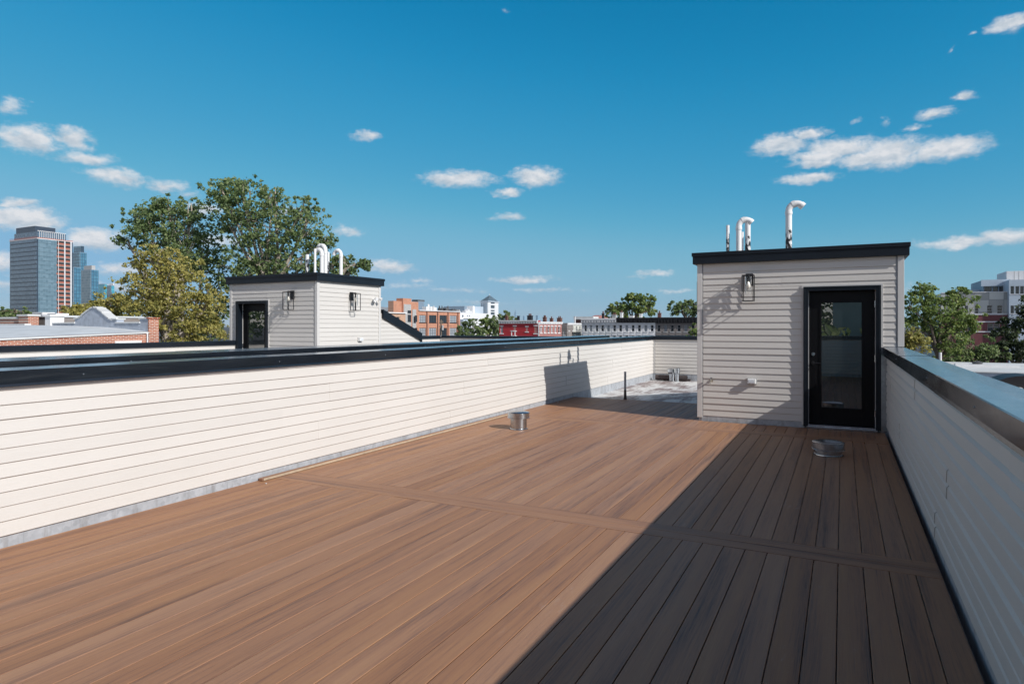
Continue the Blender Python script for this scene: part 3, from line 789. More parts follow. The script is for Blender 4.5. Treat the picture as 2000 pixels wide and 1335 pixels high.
    casing.box(dx0, dx0 + w, yf, YF + rec, dz0, dz1); casing.box(dx1 - w, dx1, yf, YF + rec, dz0, dz1); casing.box(dx0 + w, dx1 - w, yf, YF + rec, dz1 - w, dz1)
    casing.box(dx0 - 0.004, dx0 + 0.022, yf - 0.010, yf, dz0, dz1 + 0.004); casing.box(dx1 - 0.022, dx1 + 0.004, yf - 0.010, yf, dz0, dz1 + 0.004); casing.box(dx0 + 0.022, dx1 - 0.022, yf - 0.010, yf, dz1 - 0.022, dz1 + 0.004)
    casing.build('door_frame', M['fascia'], t, bevel=0.003)
    mb = MB(); mb.box(dx0 + w, dx0 + w + 0.008, YF + rec - 0.05, YF + rec - 0.012, dz0 + 0.03, dz1 - w); mb.box(dx1 - w - 0.008, dx1 - w, YF + rec - 0.05, YF + rec - 0.012, dz0 + 0.03, dz1 - w)
    mb.build('weatherstrip', M['trimv'], t)
    mb = MB()
    mb.box(dx0 - 0.03, dx0 - 0.006, YF - 0.022, YF + 0.0, dz0 + 0.02, dz1 + 0.03); mb.box(dx1 + 0.006, dx1 + 0.03, YF - 0.022, YF + 0.0, dz0 + 0.02 if flip > 0 else CT, dz1 + 0.03)
    mb.box(dx0 - 0.006, dx1 + 0.006, YF - 0.022, YF, dz1 + 0.006, dz1 + 0.03)
    mb.build('siding_channel', M['trimv'], t)
    mb = MB(); mb.box(dx0 + w, dx1 - w, yf - 0.02, YF + rec - 0.01, dz0 - 0.005, dz0 + 0.035); mb.box(dx0 + w - 0.02, dx1 - w + 0.02, yf - 0.05, yf - 0.02, dz0 - 0.02, dz0 + 0.012)
    mb.build('threshold', M['galv'], t, bevel=0.003)
    sx0, sx1, sz0, sz1 = dx0 + w + 0.008, dx1 - w - 0.008, dz0 + 0.04, dz1 - w - 0.006
    ys = YF + rec - 0.04
    gx0, gx1, gz0, gz1 = sx0 + 0.17, sx1 - 0.17, sz0 + 0.25, sz1 - 0.17
    mb = MB()
    mb.box(sx0, gx0, ys, ys + 0.045, sz0, sz1); mb.box(gx1, sx1, ys, ys + 0.045, sz0, sz1); mb.box(gx0, gx1, ys, ys + 0.045, sz0, gz0); mb.box(gx0, gx1, ys, ys + 0.045, gz1, sz1)
    q = 0.018
    mb.box(gx0 - q, gx0 + 0.006, ys - 0.010, ys, gz0 - q, gz1 + q); mb.box(gx1 - 0.006, gx1 + q, ys - 0.010, ys, gz0 - q, gz1 + q)
    mb.box(gx0 + 0.006, gx1 - 0.006, ys - 0.010, ys, gz0 - q, gz0 + 0.006); mb.box(gx0 + 0.006, gx1 - 0.006, ys - 0.010, ys, gz1 - 0.006, gz1 + q)
    dr = mb.build('door', M['doorpaint'], t, bevel=0.002)
    mb = MB(); mb.box(gx0, gx1, ys + 0.008, ys + 0.018, gz0, gz1); mb.build('glass', M['doorglass'], dr)
    hx = sx0 + 0.06 if flip < 0 else sx1 - 0.06
    mb = MB(); zk = sz0 + 0.93
    mb.lathe((0, 0, 0), [(0.001, 0)], 8) if False else None
    mb.tube([(hx, ys, zk), (hx, ys - 0.012, zk)], 0.03, 16); mb.tube([(hx, ys - 0.012, zk), (hx, ys - 0.05, zk)], 0.011, 10)
    mb.tube([(hx, ys - 0.05, zk), (hx + (0.10 if flip < 0 else -0.10), ys - 0.055, zk)], 0.009, 8)
    mb.build('handle', M['blackmetal'], dr, smooth=True)
    mb = MB(); mb.tube([(hx, ys, zk + 0.14), (hx, ys - 0.014, zk + 0.14)], 0.027, 16); mb.build('deadbolt', M['galv'], dr, smooth=True)
    hxx = sx1 + 0.002 if flip < 0 else sx0 - 0.002
    for hz2 in (sz0 + 0.2, (sz0 + sz1) / 2, sz1 - 0.2):
        mb = MB(); mb.tube([(hxx, ys - 0.006, hz2 - 0.05), (hxx, ys - 0.006, hz2 + 0.05)], 0.008, 8); mb.build('hinge', M['galv'], dr, smooth=True)
    # dark inside so that the opening has a back
    mb = MB(); mb.box(sx0 - 0.1, sx1 + 0.1, YF + rec + 0.02, YF + rec + 0.03, 0, dz1); mb.build('lining', M['doorpaint'], t)
    return t
bhR = bulkhead('beige clapboard stair bulkhead with black glazed door standing on the deck to the right', -2.145, 0.80, (-0.530, 0.503, 0.025, 2.166), -1, -1, 3.35, 0.52)
bhL = bulkhead('beige clapboard stair bulkhead on the next roof, in front of the big trees', -13.46, -10.57, (-13.19, -12.13, 0.025, 2.166), 1, 1)
mb = MB(); mb.box(0.505, 0.585, YF - 0.012, YF - 0.003, 0.0, CT - 0.10); mb.build('edge_flashing', M['galv'], bhR)

# ------------------------------------------------------------------ wall lanterns
def lantern(label, pos, nrm, group):
    pos = Vector(pos); n = Vector(nrm); u = Vector((n.y, -n.x, 0))   # pos = top centre of the back plate
    t = thing('wall_lantern', label, 'wall lantern', tuple(pos), group)
    up = Vector((0, 0, 1))
    def bx(mb, a0, a1, b0, b1, c0, c1): mb.obox(pos + u * a0 + n * b0 + up * c0, u * (a1 - a0), n * (b1 - b0), up * (c1 - c0))
    mb = MB(); bx(mb, -0.055, 0.055, 0.0, 0.025, -0.20, 0.0); mb.build('back_plate', M['blackmetal'], t, bevel=0.003)
    mb = MB(); bx(mb, -0.010, 0.010, 0.02, 0.145, -0.028, -0.012); bx(mb, -0.012, 0.012, 0.125, 0.150, -0.062, -0.012); mb.build('arm', M['blackmetal'], t)
    # open cage
    w = 0.082; b0, b1 = 0.058, 0.222; z1, z0 = -0.035, -0.44; s = 0.006
    mb = MB()
    for a in (-w, w):
        for b in (b0, b1): bx(mb, a - s, a + s, b - s, b + s, z0, z1)
    for z in (z0, z1):
        for b in (b0, b1): bx(mb, -w + s, w - s, b - s, b + s, z - s * .9, z + s * .9)
        for a in (-w, w): bx(mb, a - s, a + s, b0 + s, b1 - s, z - s * .9, z + s * .9)
    bx(mb, -w + s, w - s, 0.134, 0.146, z1 - 0.004, z1 + 0.004)
    mb.build('cage', M['blackmetal'], t)
    c = pos + n * 0.14
    mb = MB(); mb.tube([c + up * -0.045, c + up * -0.13], 0.018, 14); mb.build('socket', M['blackmetal'], t, smooth=True)
    mb = MB(); mb.lathe(c, [(0.012, -0.13), (0.016, -0.145), (0.028, -0.175), (0.034, -0.205), (0.030, -0.228), (0.016, -0.243), (0.003, -0.247)], 20)
    mb.build('bulb', M['bulb'], t, smooth=True)
    mb = MB(); mb.lathe(c, [(0.050, -0.055), (0.050, -0.33), (0.0485, -0.33), (0.0485, -0.056)], 24)
    mb.build('glass_shade', M['clear'], t, smooth=True)
    return t
G = 'open cage wall lanterns on the bulkheads'
lantern('black open cage lantern beside the door of the right bulkhead', (-1.325, YF - 0.012, 2.405), (0, -1, 0), G)
lantern('black open cage lantern on the hidden left side of the right bulkhead', (-2.135, 12.05, 2.405), (-1, 0, 0), G)
lantern('black open cage lantern beside the door of the left bulkhead', (-11.33, YF - 0.012, 2.385), (0, -1, 0), G)
lantern('black open cage lantern on the sunlit side of the left bulkhead', (-10.582, 12.02, 2.385), (1, 0, 0), G)

# ------------------------------------------------------------------ little fittings
def outlet(label, pos, nrm):
    pos = Vector(pos); n = Vector(nrm); u = Vector((n.y, -n.x, 0)); up = Vector((0, 0, 1))
    t = thing('outlet_box', label, 'outlet box', tuple(pos), 'weatherproof outlet boxes')
    mb = MB(); mb.obox(pos - u * 0.075 - up * 0.05, u * 0.15, n * 0.02, up * 0.10); mb.build('back_box', M['concrete'], t, bevel=0.003)
    mb = MB(); mb.obox(pos - u * 0.062 - up * 0.04 + n * 0.02, u * 0.124, n * 0.055, up * 0.08); mb.build('cover', M['white'], t, bevel=0.008)
    mb = MB(); mb.obox(pos - u * 0.045 - up * 0.022 + n * 0.0755, u * 0.09, n * 0.003, up * 0.044); mb.build('lid', M['roofgrey'], t)
outlet('white weatherproof outlet box low on the front of the right bulkhead', (-1.285, YF - 0.01, 0.685), (0, -1, 0))
outlet('white weatherproof outlet box on the sunlit side of the left bulkhead', (-10.582, 12.33, 1.235), (1, 0, 0))
t = thing('outdoor_tap', 'small metal hose tap low on the right bulkhead near its left corner', 'tap', (-1.915, YF, 0.67))
mb = MB(); p = Vector((-1.915, YF - 0.01, 0.67))
mb.tube([p, p + Vector((0, -0.07, 0)), p + Vector((0, -0.10, -0.02)), p + Vector((0, -0.105, -0.065))], [0.012, 0.013, 0.015, 0.014], 12); mb.tube([p, p + Vector((0, -0.012, 0))], 0.026, 14)
mb.build('spout', M['brass'], t, smooth=True)
mb = MB(); mb.tube([p + Vector((0, -0.07, 0)), p + Vector((0, -0.07, 0.045))], 0.006, 8); mb.tube([p + Vector((0, -0.07, 0.045)), p + Vector((0, -0.07, 0.056))], 0.028, 12); mb.build('handle', M['galv'], t, smooth=True)
t = thing('security_light', 'white twin head security light near the back edge of the left bulkhead side', 'security light', (-10.57, 12.85, 2.22))
p = Vector((-10.575, 12.85, 2.22))
mb = MB(); mb.tube([p, p + Vector((0.03, 0, 0))], 0.045, 16); mb.build('base', M['white'], t, smooth=True)
for dy in (-0.07, 0.07):
    mb = MB(); q = p + Vector((0.04, dy * 0.3, 0.02)); e = p + Vector((0.12, dy, 0.04))
    mb.tube([q, e], 0.012, 8); mb.tube([e, e + Vector((0.02, dy * 0.1, -0.005)), e + Vector((0.07, dy * 0.4, -0.02))], [0.022, 0.034, 0.042], 14); mb.build('lamp_head', M['white'], t, smooth=True)
mb = MB(); mb.tube([p + Vector((0.02, 0, -0.03)), p + Vector((0.06, 0, -0.07))], 0.028, 12); mb.build('sensor', M['white'], t, smooth=True)

# vent pipes on the bulkhead roofs
def hook(c, r, h, R, dirv, drop=0.0, sweep=150):
    """vertical pipe with a gooseneck"""
    c = Vector(c); dv = Vector(dirv).normalized(); pts = [c, c + Vector((0, 0, h - R))]
    for i in range(1, 11):
        a = math.radians(sweep * i / 10)
        pts.append(c + Vector((0, 0, h - R)) + dv * (R * (1 - math.cos(a))) + Vector((0, 0, R * math.sin(a))))
    return pts
def pipe(label, c, r, h, hk=None, tar=False, group=None):
    t = thing('vent_pipe', label, 'vent pipe', c, group)
    m = M['pvc_tar'] if tar else M['pvc']
    c = Vector(c)
    if hk:
        R, dv, sw = hk
        pts = hook(c, r, h, R, dv, sweep=sw)
        mb = MB(); mb.tube(pts[:2], r, 18); mb.build('pipe', m, t, smooth=True)
        mb = MB(); mb.tube([pts[1] + Vector((0, 0, -0.05))] + pts[1:], r * 1.06, 18)
        e = pts[-1]; d = (pts[-1] - pts[-2]).normalized()
        mb.tube([e - d * 0.03, e + d * 0.025], r * 1.2, 18); mb.tube([pts[1] + Vector((0, 0, -0.06)), pts[1] + Vector((0, 0, -0.01))], r * 1.18, 18)
        mid = len(pts) // 2; d2 = (pts[mid + 1] - pts[mid - 1]).normalized(); mb.tube([pts[mid] - d2 * 0.03, pts[mid] + d2 * 0.03], r * 1.16, 18)
        mb.build('gooseneck', M['pvc'], t, smooth=True)
    else:
        mb = MB(); mb.tube([c, c + Vector((0, 0, h))], r, 18, caps=False); mb.tube([c + Vector((0, 0, h - 0.001)), c + Vector((0, 0, h - 0.12))], r * 0.86, 18); mb.build('pipe', m, t, smooth=True)
    mb = MB(); mb.lathe(c, [(r + 0.06, 0.0), (r + 0.055, 0.012), (r + 0.012, 0.05), (r + 0.002, 0.075)], 18); mb.build('boot', M['tar'], t, smooth=True)
ZR = ZT - 0.006
Gp = 'white pipes on the right bulkhead roof'; Gl = 'white pipes on the left bulkhead roof'
def rp(px, Y): v = onY(px, 600, Y); return (v.x, Y, ZR)
def hz(px, py, Y): v = onY(px, py, Y); return v.z - ZR
ccR = (CS, SN * 0.4, 0)
pipe('thin straight white pipe, leftmost on the right bulkhead roof', rp(1421.5, 11.52), 0.028, hz(1421, 440, 11.52), tar=True, group=Gp)
pipe('white gooseneck pipe just left of the tar stained straight one on the right bulkhead', rp(1443, 11.94), 0.047, hz(1443, 425, 11.94) - 0.04, (0.115, (1, 0.25, 0), 140), group=Gp)
pipe('thin short white pipe half hidden behind the gooseneck on the right bulkhead', rp(1449.5, 12.2), 0.026, hz(1449, 453, 12.2), group=Gp)
pipe('straight white pipe with black tar patches on the right bulkhead roof', rp(1460.5, 12.49), 0.049, hz(1460, 428, 12.49), tar=True, group=Gp)
pipe('tall white gooseneck pipe with a tar stain, standing alone on the right bulkhead', rp(1540.5, 12.0), 0.052, hz(1540, 394, 12.0) - 0.04, (0.12, (1, 0.1, 0), 140), tar=True, group=Gp)
pipe('straight white pipe with tar at its foot, leftmost on the left bulkhead', rp(600.2, 12.0), 0.045, hz(600, 497, 12.0), tar=True, group=Gl)
pipe('thin straight white pipe second from the left on the left bulkhead', rp(615.3, 11.8), 0.030, hz(615, 486, 11.8), group=Gl)
pipe('white gooseneck pipe in front of the biggest one on the left bulkhead', rp(628.5, 11.9), 0.046, hz(626, 487, 11.9), (0.10, (-1, 0, 0), 130), group=Gl)
pipe('largest white gooseneck pipe bending left over the left bulkhead', rp(635.5, 12.2), 0.050, hz(632, 479, 12.2), (0.15, (-1, 0.1, 0), 110), group=Gl)
pipe('thin straight white pipe right of the largest gooseneck on the left bulkhead', rp(641.5, 12.0), 0.026, hz(641, 492, 12.0), tar=True, group=Gl)
pipe('rightmost white hooked pipe on the left bulkhead roof', rp(666, 12.5), 0.044, hz(662, 489, 12.5), (0.115, (-1, 0, 0), 165), group=Gl)

# roof vents ---------------------------------------------------------------
def roof_vent(label, x, y, z, rb, rc, hb, hc, skirt=True):
    t = thing('roof_vent', label, 'roof vent', (x, y, z), 'galvanised drum vents on the deck')
    mb = MB()
    mb.lathe((x, y, z), [(rb, 0), (rb, hb + 0.03)], 40)
    if skirt:
        mb.lathe((x, y, z), [(rb + 0.012, 0.0), (rb + 0.010, 0.012), (rb + 0.002, 0.016)], 40)
    mb.box(x + rb * 0.93, x + rb + 0.004, y - 0.012, y + 0.012, z, z + hb)
    mb.build('drum', M['galv'], t, smooth=True)
    mb = MB(); mb.lathe((x, y, z + 0.0022), [(rb + 0.022, 0.0), (rb + 0.020, 0.0016), (rb + 0.008, 0.0018)], 40); mb.build('gap_shade_ring', M['tar'], t)  # dark ring on the boards, its colour standing for the shaded gap
    mb = MB()
    mb.lathe((x, y, z + hb), [(rc - 0.02, 0.012), (rc, 0.0), (rc + 0.006, 0.003), (rc + 0.006, 0.011), (rc, 0.014), (rc, hc - 0.012), (rc + 0.004, hc - 0.008), (rc + 0.004, hc - 0.002), (rc - 0.004, hc + 0.002), (rc * 0.8, hc + 0.010), (rc * 0.45, hc + 0.017), (0.01, hc + 0.020)], 48)
    mb.build('cap', M['galv'], t, smooth=True)
roof_vent('galvanised drum vent standing in the sun beside the long left parapet', -4.39, 8.74, 0, 0.125, 0.165, 0.17, 0.085)
roof_vent('low galvanised vent in the shade in front of the glazed door', -0.153, 8.72, 0, 0.150, 0.178, 0.062, 0.095)
t = thing('exhaust_hood', 'pale galvanised two piece exhaust hood by the far parapet corner', 'exhaust hood', (-4.55, 19.55, -0.11))
mb = MB(); mb.lathe((-4.62, 19.60, -0.11), [(0.085, 0.0), (0.09, 0.22), (0.135, 0.27), (0.14, 0.36), (0.10, 0.38), (0.02, 0.385)], 24); mb.build('hood', M['galv'], t, smooth=True)
mb = MB(); mb.lathe((-4.42, 19.42, -0.11), [(0.055, 0.0), (0.06, 0.24), (0.085, 0.26), (0.09, 0.40), (0.05, 0.415), (0.01, 0.42)], 24); mb.build('side_pipe', M['galv'], t, smooth=True)
t = thing('standing_pipe', 'thin grey pipe standing upright at the far edge of the deck', 'pipe', (-4.16, 13.4, -0.11))
mb = MB(); mb.tube([(-4.16, 13.4, -0.11), (-4.16, 13.4, 0.585)], 0.024, 14); mb.build('pipe', M['flash'], t, smooth=True)
mb = MB(); mb.lathe((-4.16, 13.4, -0.11), [(0.09, 0), (0.05, 0.03), (0.03, 0.14), (0.026, 0.3)], 14); mb.build('boot', M['tar'], t, smooth=True)
# offcut board lying against the left parapet
t = thing('loose_board', 'brown composite board with a pale edge lying on the deck against the left parapet', 'board', (-5.25, 7, 0))
mb = MB(); mb.obox((-5.262, 4.60, 0.004), (0.055, 0, 0), (0, 5.6, 0), (0, 0, 0.024)); mb.build('board', M['deck_y'], t, bevel=0.002)
mb = MB(); mb.obox((-5.206, 4.615, 0.006), (0.005, 0, 0), (0, 5.57, 0), (0, 0, 0.021)); mb.build('edge_strip', M['cedar'], t)
# rolled felt in the far corner
def roll(mb, c, r, ln, ang):
    pts = []
    for i in range(60):
        a = i / 59 * 2.6 * 2 * math.pi; rr = r * (1 - 0.23 * i / 59 * 2.6 / 1.6)
        pts.append((math.cos(a) * rr, math.sin(a) * rr))
    U = Vector((math.cos(ang), math.sin(ang), 0)); Vp = Vector((-U.y, U.x, 0))
    A = [Vector(c) + Vp * p[0] + Vector((0, 0, p[1] + r)) for p in pts]
    n = len(A)
    mb.add(A + [a + U * ln for a in A], [(i, i + 1, n + i + 1, n + i) for i in range(n - 1)])
mb = MB(); roll(mb, (-5.12, 19.63, -0.10), 0.085, 0.95, 0.02); roll(mb, (-5.05, 19.79, -0.10), 0.05, 0.7, 0.1)
mb.box(-4.9, -4.1, 19.72, 19.88, -0.108, -0.05)
tag(mb.build('roofing_felt_roll', M['tar']), 'dark crumpled roll of roofing felt in the far corner under the tan parapet', 'roofing felt')
# small chips and tags on the deck
for (px, py, lab, s, mt) in ((341 / 2.81 + 400, 860 + 238 / 2.81, 'tiny white scrap on the deck near the end of the loose board', 0.018, 'white'),
                             (976, 843, 'tiny dark chip on the sunlit deck right of the drum vent', 0.012, 'tar'), (1090, 786, 'small pale scrap on the shaded deck by the parapet foot', 0.03, 'white')):
    D = F_PX * CH / (py - HY); v = world(D, ray(px) * D, -CH)
    mb = MB(); a = random.random() * 3; u = Vector((math.cos(a), math.sin(a), 0)) * s; w = Vector((-u.y, u.x, 0)) * 0.6
    mb.obox(v + Vector((0, 0, 0.004)), u, w, Vector((0, 0, 0.004))); tag(mb.build('debris_scrap', M[mt]), lab, 'scrap')

# ================================================================== the city
GZ = -11.0
mb = MB()
for r0, r1 in ((0, 9000),):
    n = 64
    mb.add([(0, 0, GZ)] + [(r1 * math.cos(2 * math.pi * k / n), r1 * math.sin(2 * math.pi * k / n), GZ) for k in range(n)], [(0, 1 + k, 1 + (k + 1) % n) for k in range(n)])
struct(mb.build('ground', M['asphalt']))
# the houses that carry the roofs
t = thing('row_house', 'row house under the deck', 'row house', (-2.4, 10, GZ))
mb = MB(); mb.box(-5.58, 0.78, -0.55, 20.05, GZ, -0.165); mb.build('wall', M['brick_near'], t)
t = thing('row_house', 'row house under the neighbouring roof', 'row house', (-9.5, 10, GZ))
mb = MB(); mb.box(-13.4, -5.62, -1.9, 20.0, GZ, -0.175); mb.build('wall', M['brick_near'], t)

def corner(px_l, px_c, px_r, D):
    c = atD(px_c, HY, D)
    X1, Y0 = c.x, c.y
    X0 = onY(px_l, HY, Y0).x
    Y1 = onX(px_r, HY, X1).y
    return X0, X1, Y0, Y1
def zat(px, py, axis, P): return (onX if axis == 'X' else onY)(px, py, P).z
def uat(px, axis, P):
    v = (onX if axis == 'X' else onY)(px, HY, P); return v.y if axis == 'X' else v.x
def T(axis, P):
    """(u, d, z) -> world; d goes into the building"""
    if axis == 'X': return lambda u, d, z: (P - d, u, z)
    return lambda u, d, z: (u, P + d, z)
def fbox(mb, f, u0, u1, d0, d1, z0, z1, mi=0):
    a = f(u0, d0, z0); b = f(u1, d1, z1); mb.box(a[0], b[0], a[1], b[1], z0, z1, mi)
def holed_wall(mb, f, u0, u1, z0, z1, holes, rev=0.14):
    us = sorted(set([u0, u1] + [h[0] for h in holes] + [h[1] for h in holes]))
    zs = sorted(set([z0, z1] + [h[2] for h in holes] + [h[3] for h in holes]))
    for i in range(len(us) - 1):
        for j in range(len(zs) - 1):
            um, zm = (us[i] + us[i + 1]) / 2, (zs[j] + zs[j + 1]) / 2
            if any(h[0] < um < h[1] and h[2] < zm < h[3] for h in holes): continue
            mb.quad(f(us[i], 0, zs[j]), f(us[i + 1], 0, zs[j]), f(us[i + 1], 0, zs[j + 1]), f(us[i], 0, zs[j + 1]))
    for (a, b, c, d) in holes:
        mb.quad(f(a, 0, c), f(b, 0, c), f(b, rev, c), f(a, rev, c)); mb.quad(f(a, 0, d), f(b, 0, d), f(b, rev, d), f(a, rev, d))
        mb.quad(f(a, 0, c), f(a, 0, d), f(a, rev, d), f(a, rev, c)); mb.quad(f(b, 0, c), f(b, 0, d), f(b, rev, d), f(b, rev, c))
def window(t, f, h, frame, pane, cols=1, rows=2, fw=0.06, rev=0.14, sill=None, lintel=None, arch=False):
    a, b, c, d = h
    mb = MB()
    fbox(mb, f, a, a + fw, rev - 0.06, rev, c, d); fbox(mb, f, b - fw, b, rev - 0.06, rev, c, d)
    fbox(mb, f, a + fw, b - fw, rev - 0.06, rev, c, c + fw); fbox(mb, f, a + fw, b - fw, rev - 0.06, rev, d - fw, d)
    for i in range(1, cols):
        u = a + (b - a) * i / cols; fbox(mb, f, u - fw * .35, u + fw * .35, rev - 0.05, rev - 0.002, c + fw, d - fw)
    for i in range(1, rows):
        z = c + (d - c) * i / rows; fbox(mb, f, a + fw, b - fw, rev - 0.045, rev - 0.004, z - fw * .35, z + fw * .35)
    if sill: fbox(mb, f, a - sill, b + sill, -0.07, 0.0 - 0.001, c - 0.16, c)
    w = mb.build('window', frame, t)
    if lintel:
        mb = MB(); fbox(mb, f, a - 0.12, b + 0.12, -0.06, -0.001, d, d + lintel)
        if arch:
            p = []
            n = 8; um = (a + b) / 2; R = (b - a) / 2 + 0.14
            for i in range(n + 1):
                an = math.pi * i / n; p.append((um - R * math.cos(an), d + lintel * 0.9 + R * 0.34 * math.sin(an)))
            vs = [f(u, -0.07, z) for u, z in p] + [f(u, -0.001, z) for u, z in p]
            m_ = len(p); mb.add(vs, [tuple(range(m_)), tuple(range(m_, 2 * m_))] + [(i, (i + 1) % m_, m_ + (i + 1) % m_, m_ + i) for i in range(m_)])
        mb.build('lintel', frame if not arch else t_arch[0], w)
    mb = MB(); mb.quad(f(a, rev + 0.004, c), f(b, rev + 0.004, c), f(b, rev + 0.004, d), f(a, rev + 0.004, d))
    # the glass is a thin slab
    mb = MB(); fbox(mb, f, a, b, rev + 0.002, rev + 0.02, c, d)
    mb.build('pane', pane, w)
    return w
t_arch = [None]
def shell(mb, f, u0, u1, depth, z0, z1):
    """sides, back and roof deck of a block whose front is the holed wall"""
    A = [f(u0, 0, z0), f(u1, 0, z0), f(u1, depth, z0), f(u0, depth, z0)]
    B = [f(u0, 0, z1), f(u1, 0, z1), f(u1, depth, z1), f(u0, depth, z1)]
    mb.quad(A[1], A[2], B[2], B[1]); mb.quad(A[2], A[3], B[3], B[2]); mb.quad(A[3], A[0], B[0], B[3]); mb.quad(*B)
def block(name, label, cat, axis, P, px0, px1, py_top, depth, wall, wins=(), frame=None, roof=None, group=None, sill=0.1, lintel=None,
          cols=1, rows=2, pane=None, arch=False, parapet=0.35, zbot=GZ, panes=None, rev=0.14, ulo=None):
    f = T(axis, P); u0, u1 = uat(px0, axis, P), uat(px1, axis, P)
    if u0 > u1: u0, u1 = u1, u0
    if ulo is not None: u0 = ulo
    zt = zat((px0 + px1) / 2, py_top, axis, P)
    o = f((u0 + u1) / 2, depth / 2, zbot)
    t = thing(name, label, cat, o, group)
    holes = []
    for (a, b, c, d) in wins:
        ua, ub = sorted((uat(a, axis, P), uat(b, axis, P))); m_ = (a + b) / 2
        holes.append((ua, ub, zat(m_, d, axis, P), zat(m_, c, axis, P)))
    mb = MB(); holed_wall(mb, f, u0, u1, zbot, zt, holes, rev); shell(mb, f, u0, u1, depth, zbot, zt - parapet)
    # parapet upstand on the other three sides
    if parapet > 0.02:
        fbox(mb, f, u0, u0 + 0.25, 0.01, depth, zt - parapet, zt); fbox(mb, f, u1 - 0.25, u1, 0.01, depth, zt - parapet, zt); fbox(mb, f, u0 + .25, u1 - .25, depth - 0.25, depth, zt - parapet, zt)
    mb.build('wall', wall, t)
    mb = MB(); fbox(mb, f, u0 + 0.26, u1 - 0.26, 0.02, depth - 0.26, zt - parapet, zt - parapet + 0.06); mb.build('roof', roof or M['roofgrey'], t)
    for i, h in enumerate(holes):
        window(t, f, h, frame or M['white'], (panes[i % len(panes)] if panes else (pane or M['winglass'])), cols, rows, sill=sill, lintel=lintel, arch=arch, rev=rev)
    return t, f, u0, u1, zt

# ---- grey terrace facing -Y
PY = 93.0
wy0, wy1 = 634.2, 647.2
def wn(cs, w, ys=((wy0, wy1), (654.6, 668))): return [(c - w / 2, c + w / 2, a, b) for (a, b) in ys for c in cs]
def cornice(t, f, u0, u1, zt, h, mat, proj=0.5, brackets=6, ov=0.0):
    mb = MB(); fbox(mb, f, u0, u1, -proj, -0.002, zt - 0.16, zt + 0.04); fbox(mb, f, u0, u1, -proj * 0.55, -0.003, zt - h * 0.55, zt - 0.16); fbox(mb, f, u0, u1, -0.10, -0.004, zt - h, zt - h * 0.55)
    for i in range(brackets):
        u = u0 + 0.12 + (u1 - u0 - 0.24) * i / (brackets - 1)
        fbox(mb, f, u - 0.07, u + 0.07, -proj * 0.85, -0.10, zt - h * 0.95, zt - 0.16)
    mb.build('cornice', mat, t)
gt = 'terrace houses beyond the far parapet'
mixp = [M['winglass'], M['winlight'], M['winglass'], M['winglass']]
t_arch[0] = M['pale2']
for (px0, px1, cs, w, top, ch, wall, corn, lab) in (
    (1136, 1170.5, (1143.2, 1154, 1165.5), 5.0, 622.3, 0.55, 'pale', 'pale2', 'pale blue grey terrace house at the left end of the grey row'),
    (1170.5, 1205, (1176.4, 1188, 1199.8), 5.8, 622.0, 0.55, 'pale', 'pale2', 'pale grey terrace house with pale cornice, touching the first black corniced one'),
    (1205, 1242, (1211.7, 1223.8, 1236), 6.0, 620.6, 0.72, 'pale2', 'cornice_dark', 'light terrace house with black cornice, left of the pair'),
    (1242, 1280, (1248.3, 1260.9, 1273.4), 6.2, 620.4, 0.72, 'pale2', 'cornice_dark', 'light terrace house with black cornice, next to the dark brownstone'),
    (1280, 1320, (1286.5, 1299.5, 1312.7), 6.2, 620.0, 0.80, 'brownstone', 'cornice_dark', 'dark brownstone house touching the light grey one'),
    (1320, 1362.5, (1325.9, 1339.3, 1353), 6.4, 619.8, 0.80, 'brownstone', 'cornice_dark', 'dark brownstone house partly hidden by the right bulkhead')):
    t_arch[0] = M['brownstone'] if wall == 'brownstone' else M['pale2']
    t, f, u0, u1, zt = block('terrace_house', lab, 'terrace house', 'Y', PY, px0, px1, top, 12, M[wall], wn(cs, w), M['white'] if wall != 'brownstone' else M['concrete'], M['roofdark'],
                             gt, sill=0.08, lintel=0.12, panes=mixp, arch=True, rev=0.22)
    cornice(t, f, u0, u1, zt, ch, M[corn], 0.45, 7)
    mb = MB(); fbox(mb, f, u0, u1, -0.05, -0.001, zat(px0, 650.6, 'Y', PY) - 0.12, zat(px0, 650.6, 'Y', PY)); mb.build('string_course', M[wall], t)
def stack(label, px0, px1, py0, py1, D, mat, pots=0, name='chimney'):
    if 100 < D < 130: D += 4
    a = atD(px0, py1, D); b = atD(px1, py0, D)
    w = abs(px1 - px0) * D / F_PX; c = (a + b) / 2
    t = thing(name, label, 'chimney', (c.x, c.y, a.z))
    mb = MB(); mb.box(c.x - w / 2, c.x + w / 2, c.y - w / 2, c.y + w / 2, a.z - 0.5, b.z); mb.box(c.x - w / 2 - .05, c.x + w / 2 + .05, c.y - w / 2 - .05, c.y + w / 2 + .05, b.z, b.z + 0.09); mb.build('shaft', mat, t)
    for i in range(pots):
        x = c.x + (i - (pots - 1) / 2) * w / max(pots, 1) * 0.8
        mb = MB(); mb.lathe((x, c.y, b.z + 0.09), [(0.13, 0), (0.10, 0.3), (0.12, 0.34)], 10); mb.build('chimney_pot', M['brick_brown'], t, smooth=True)
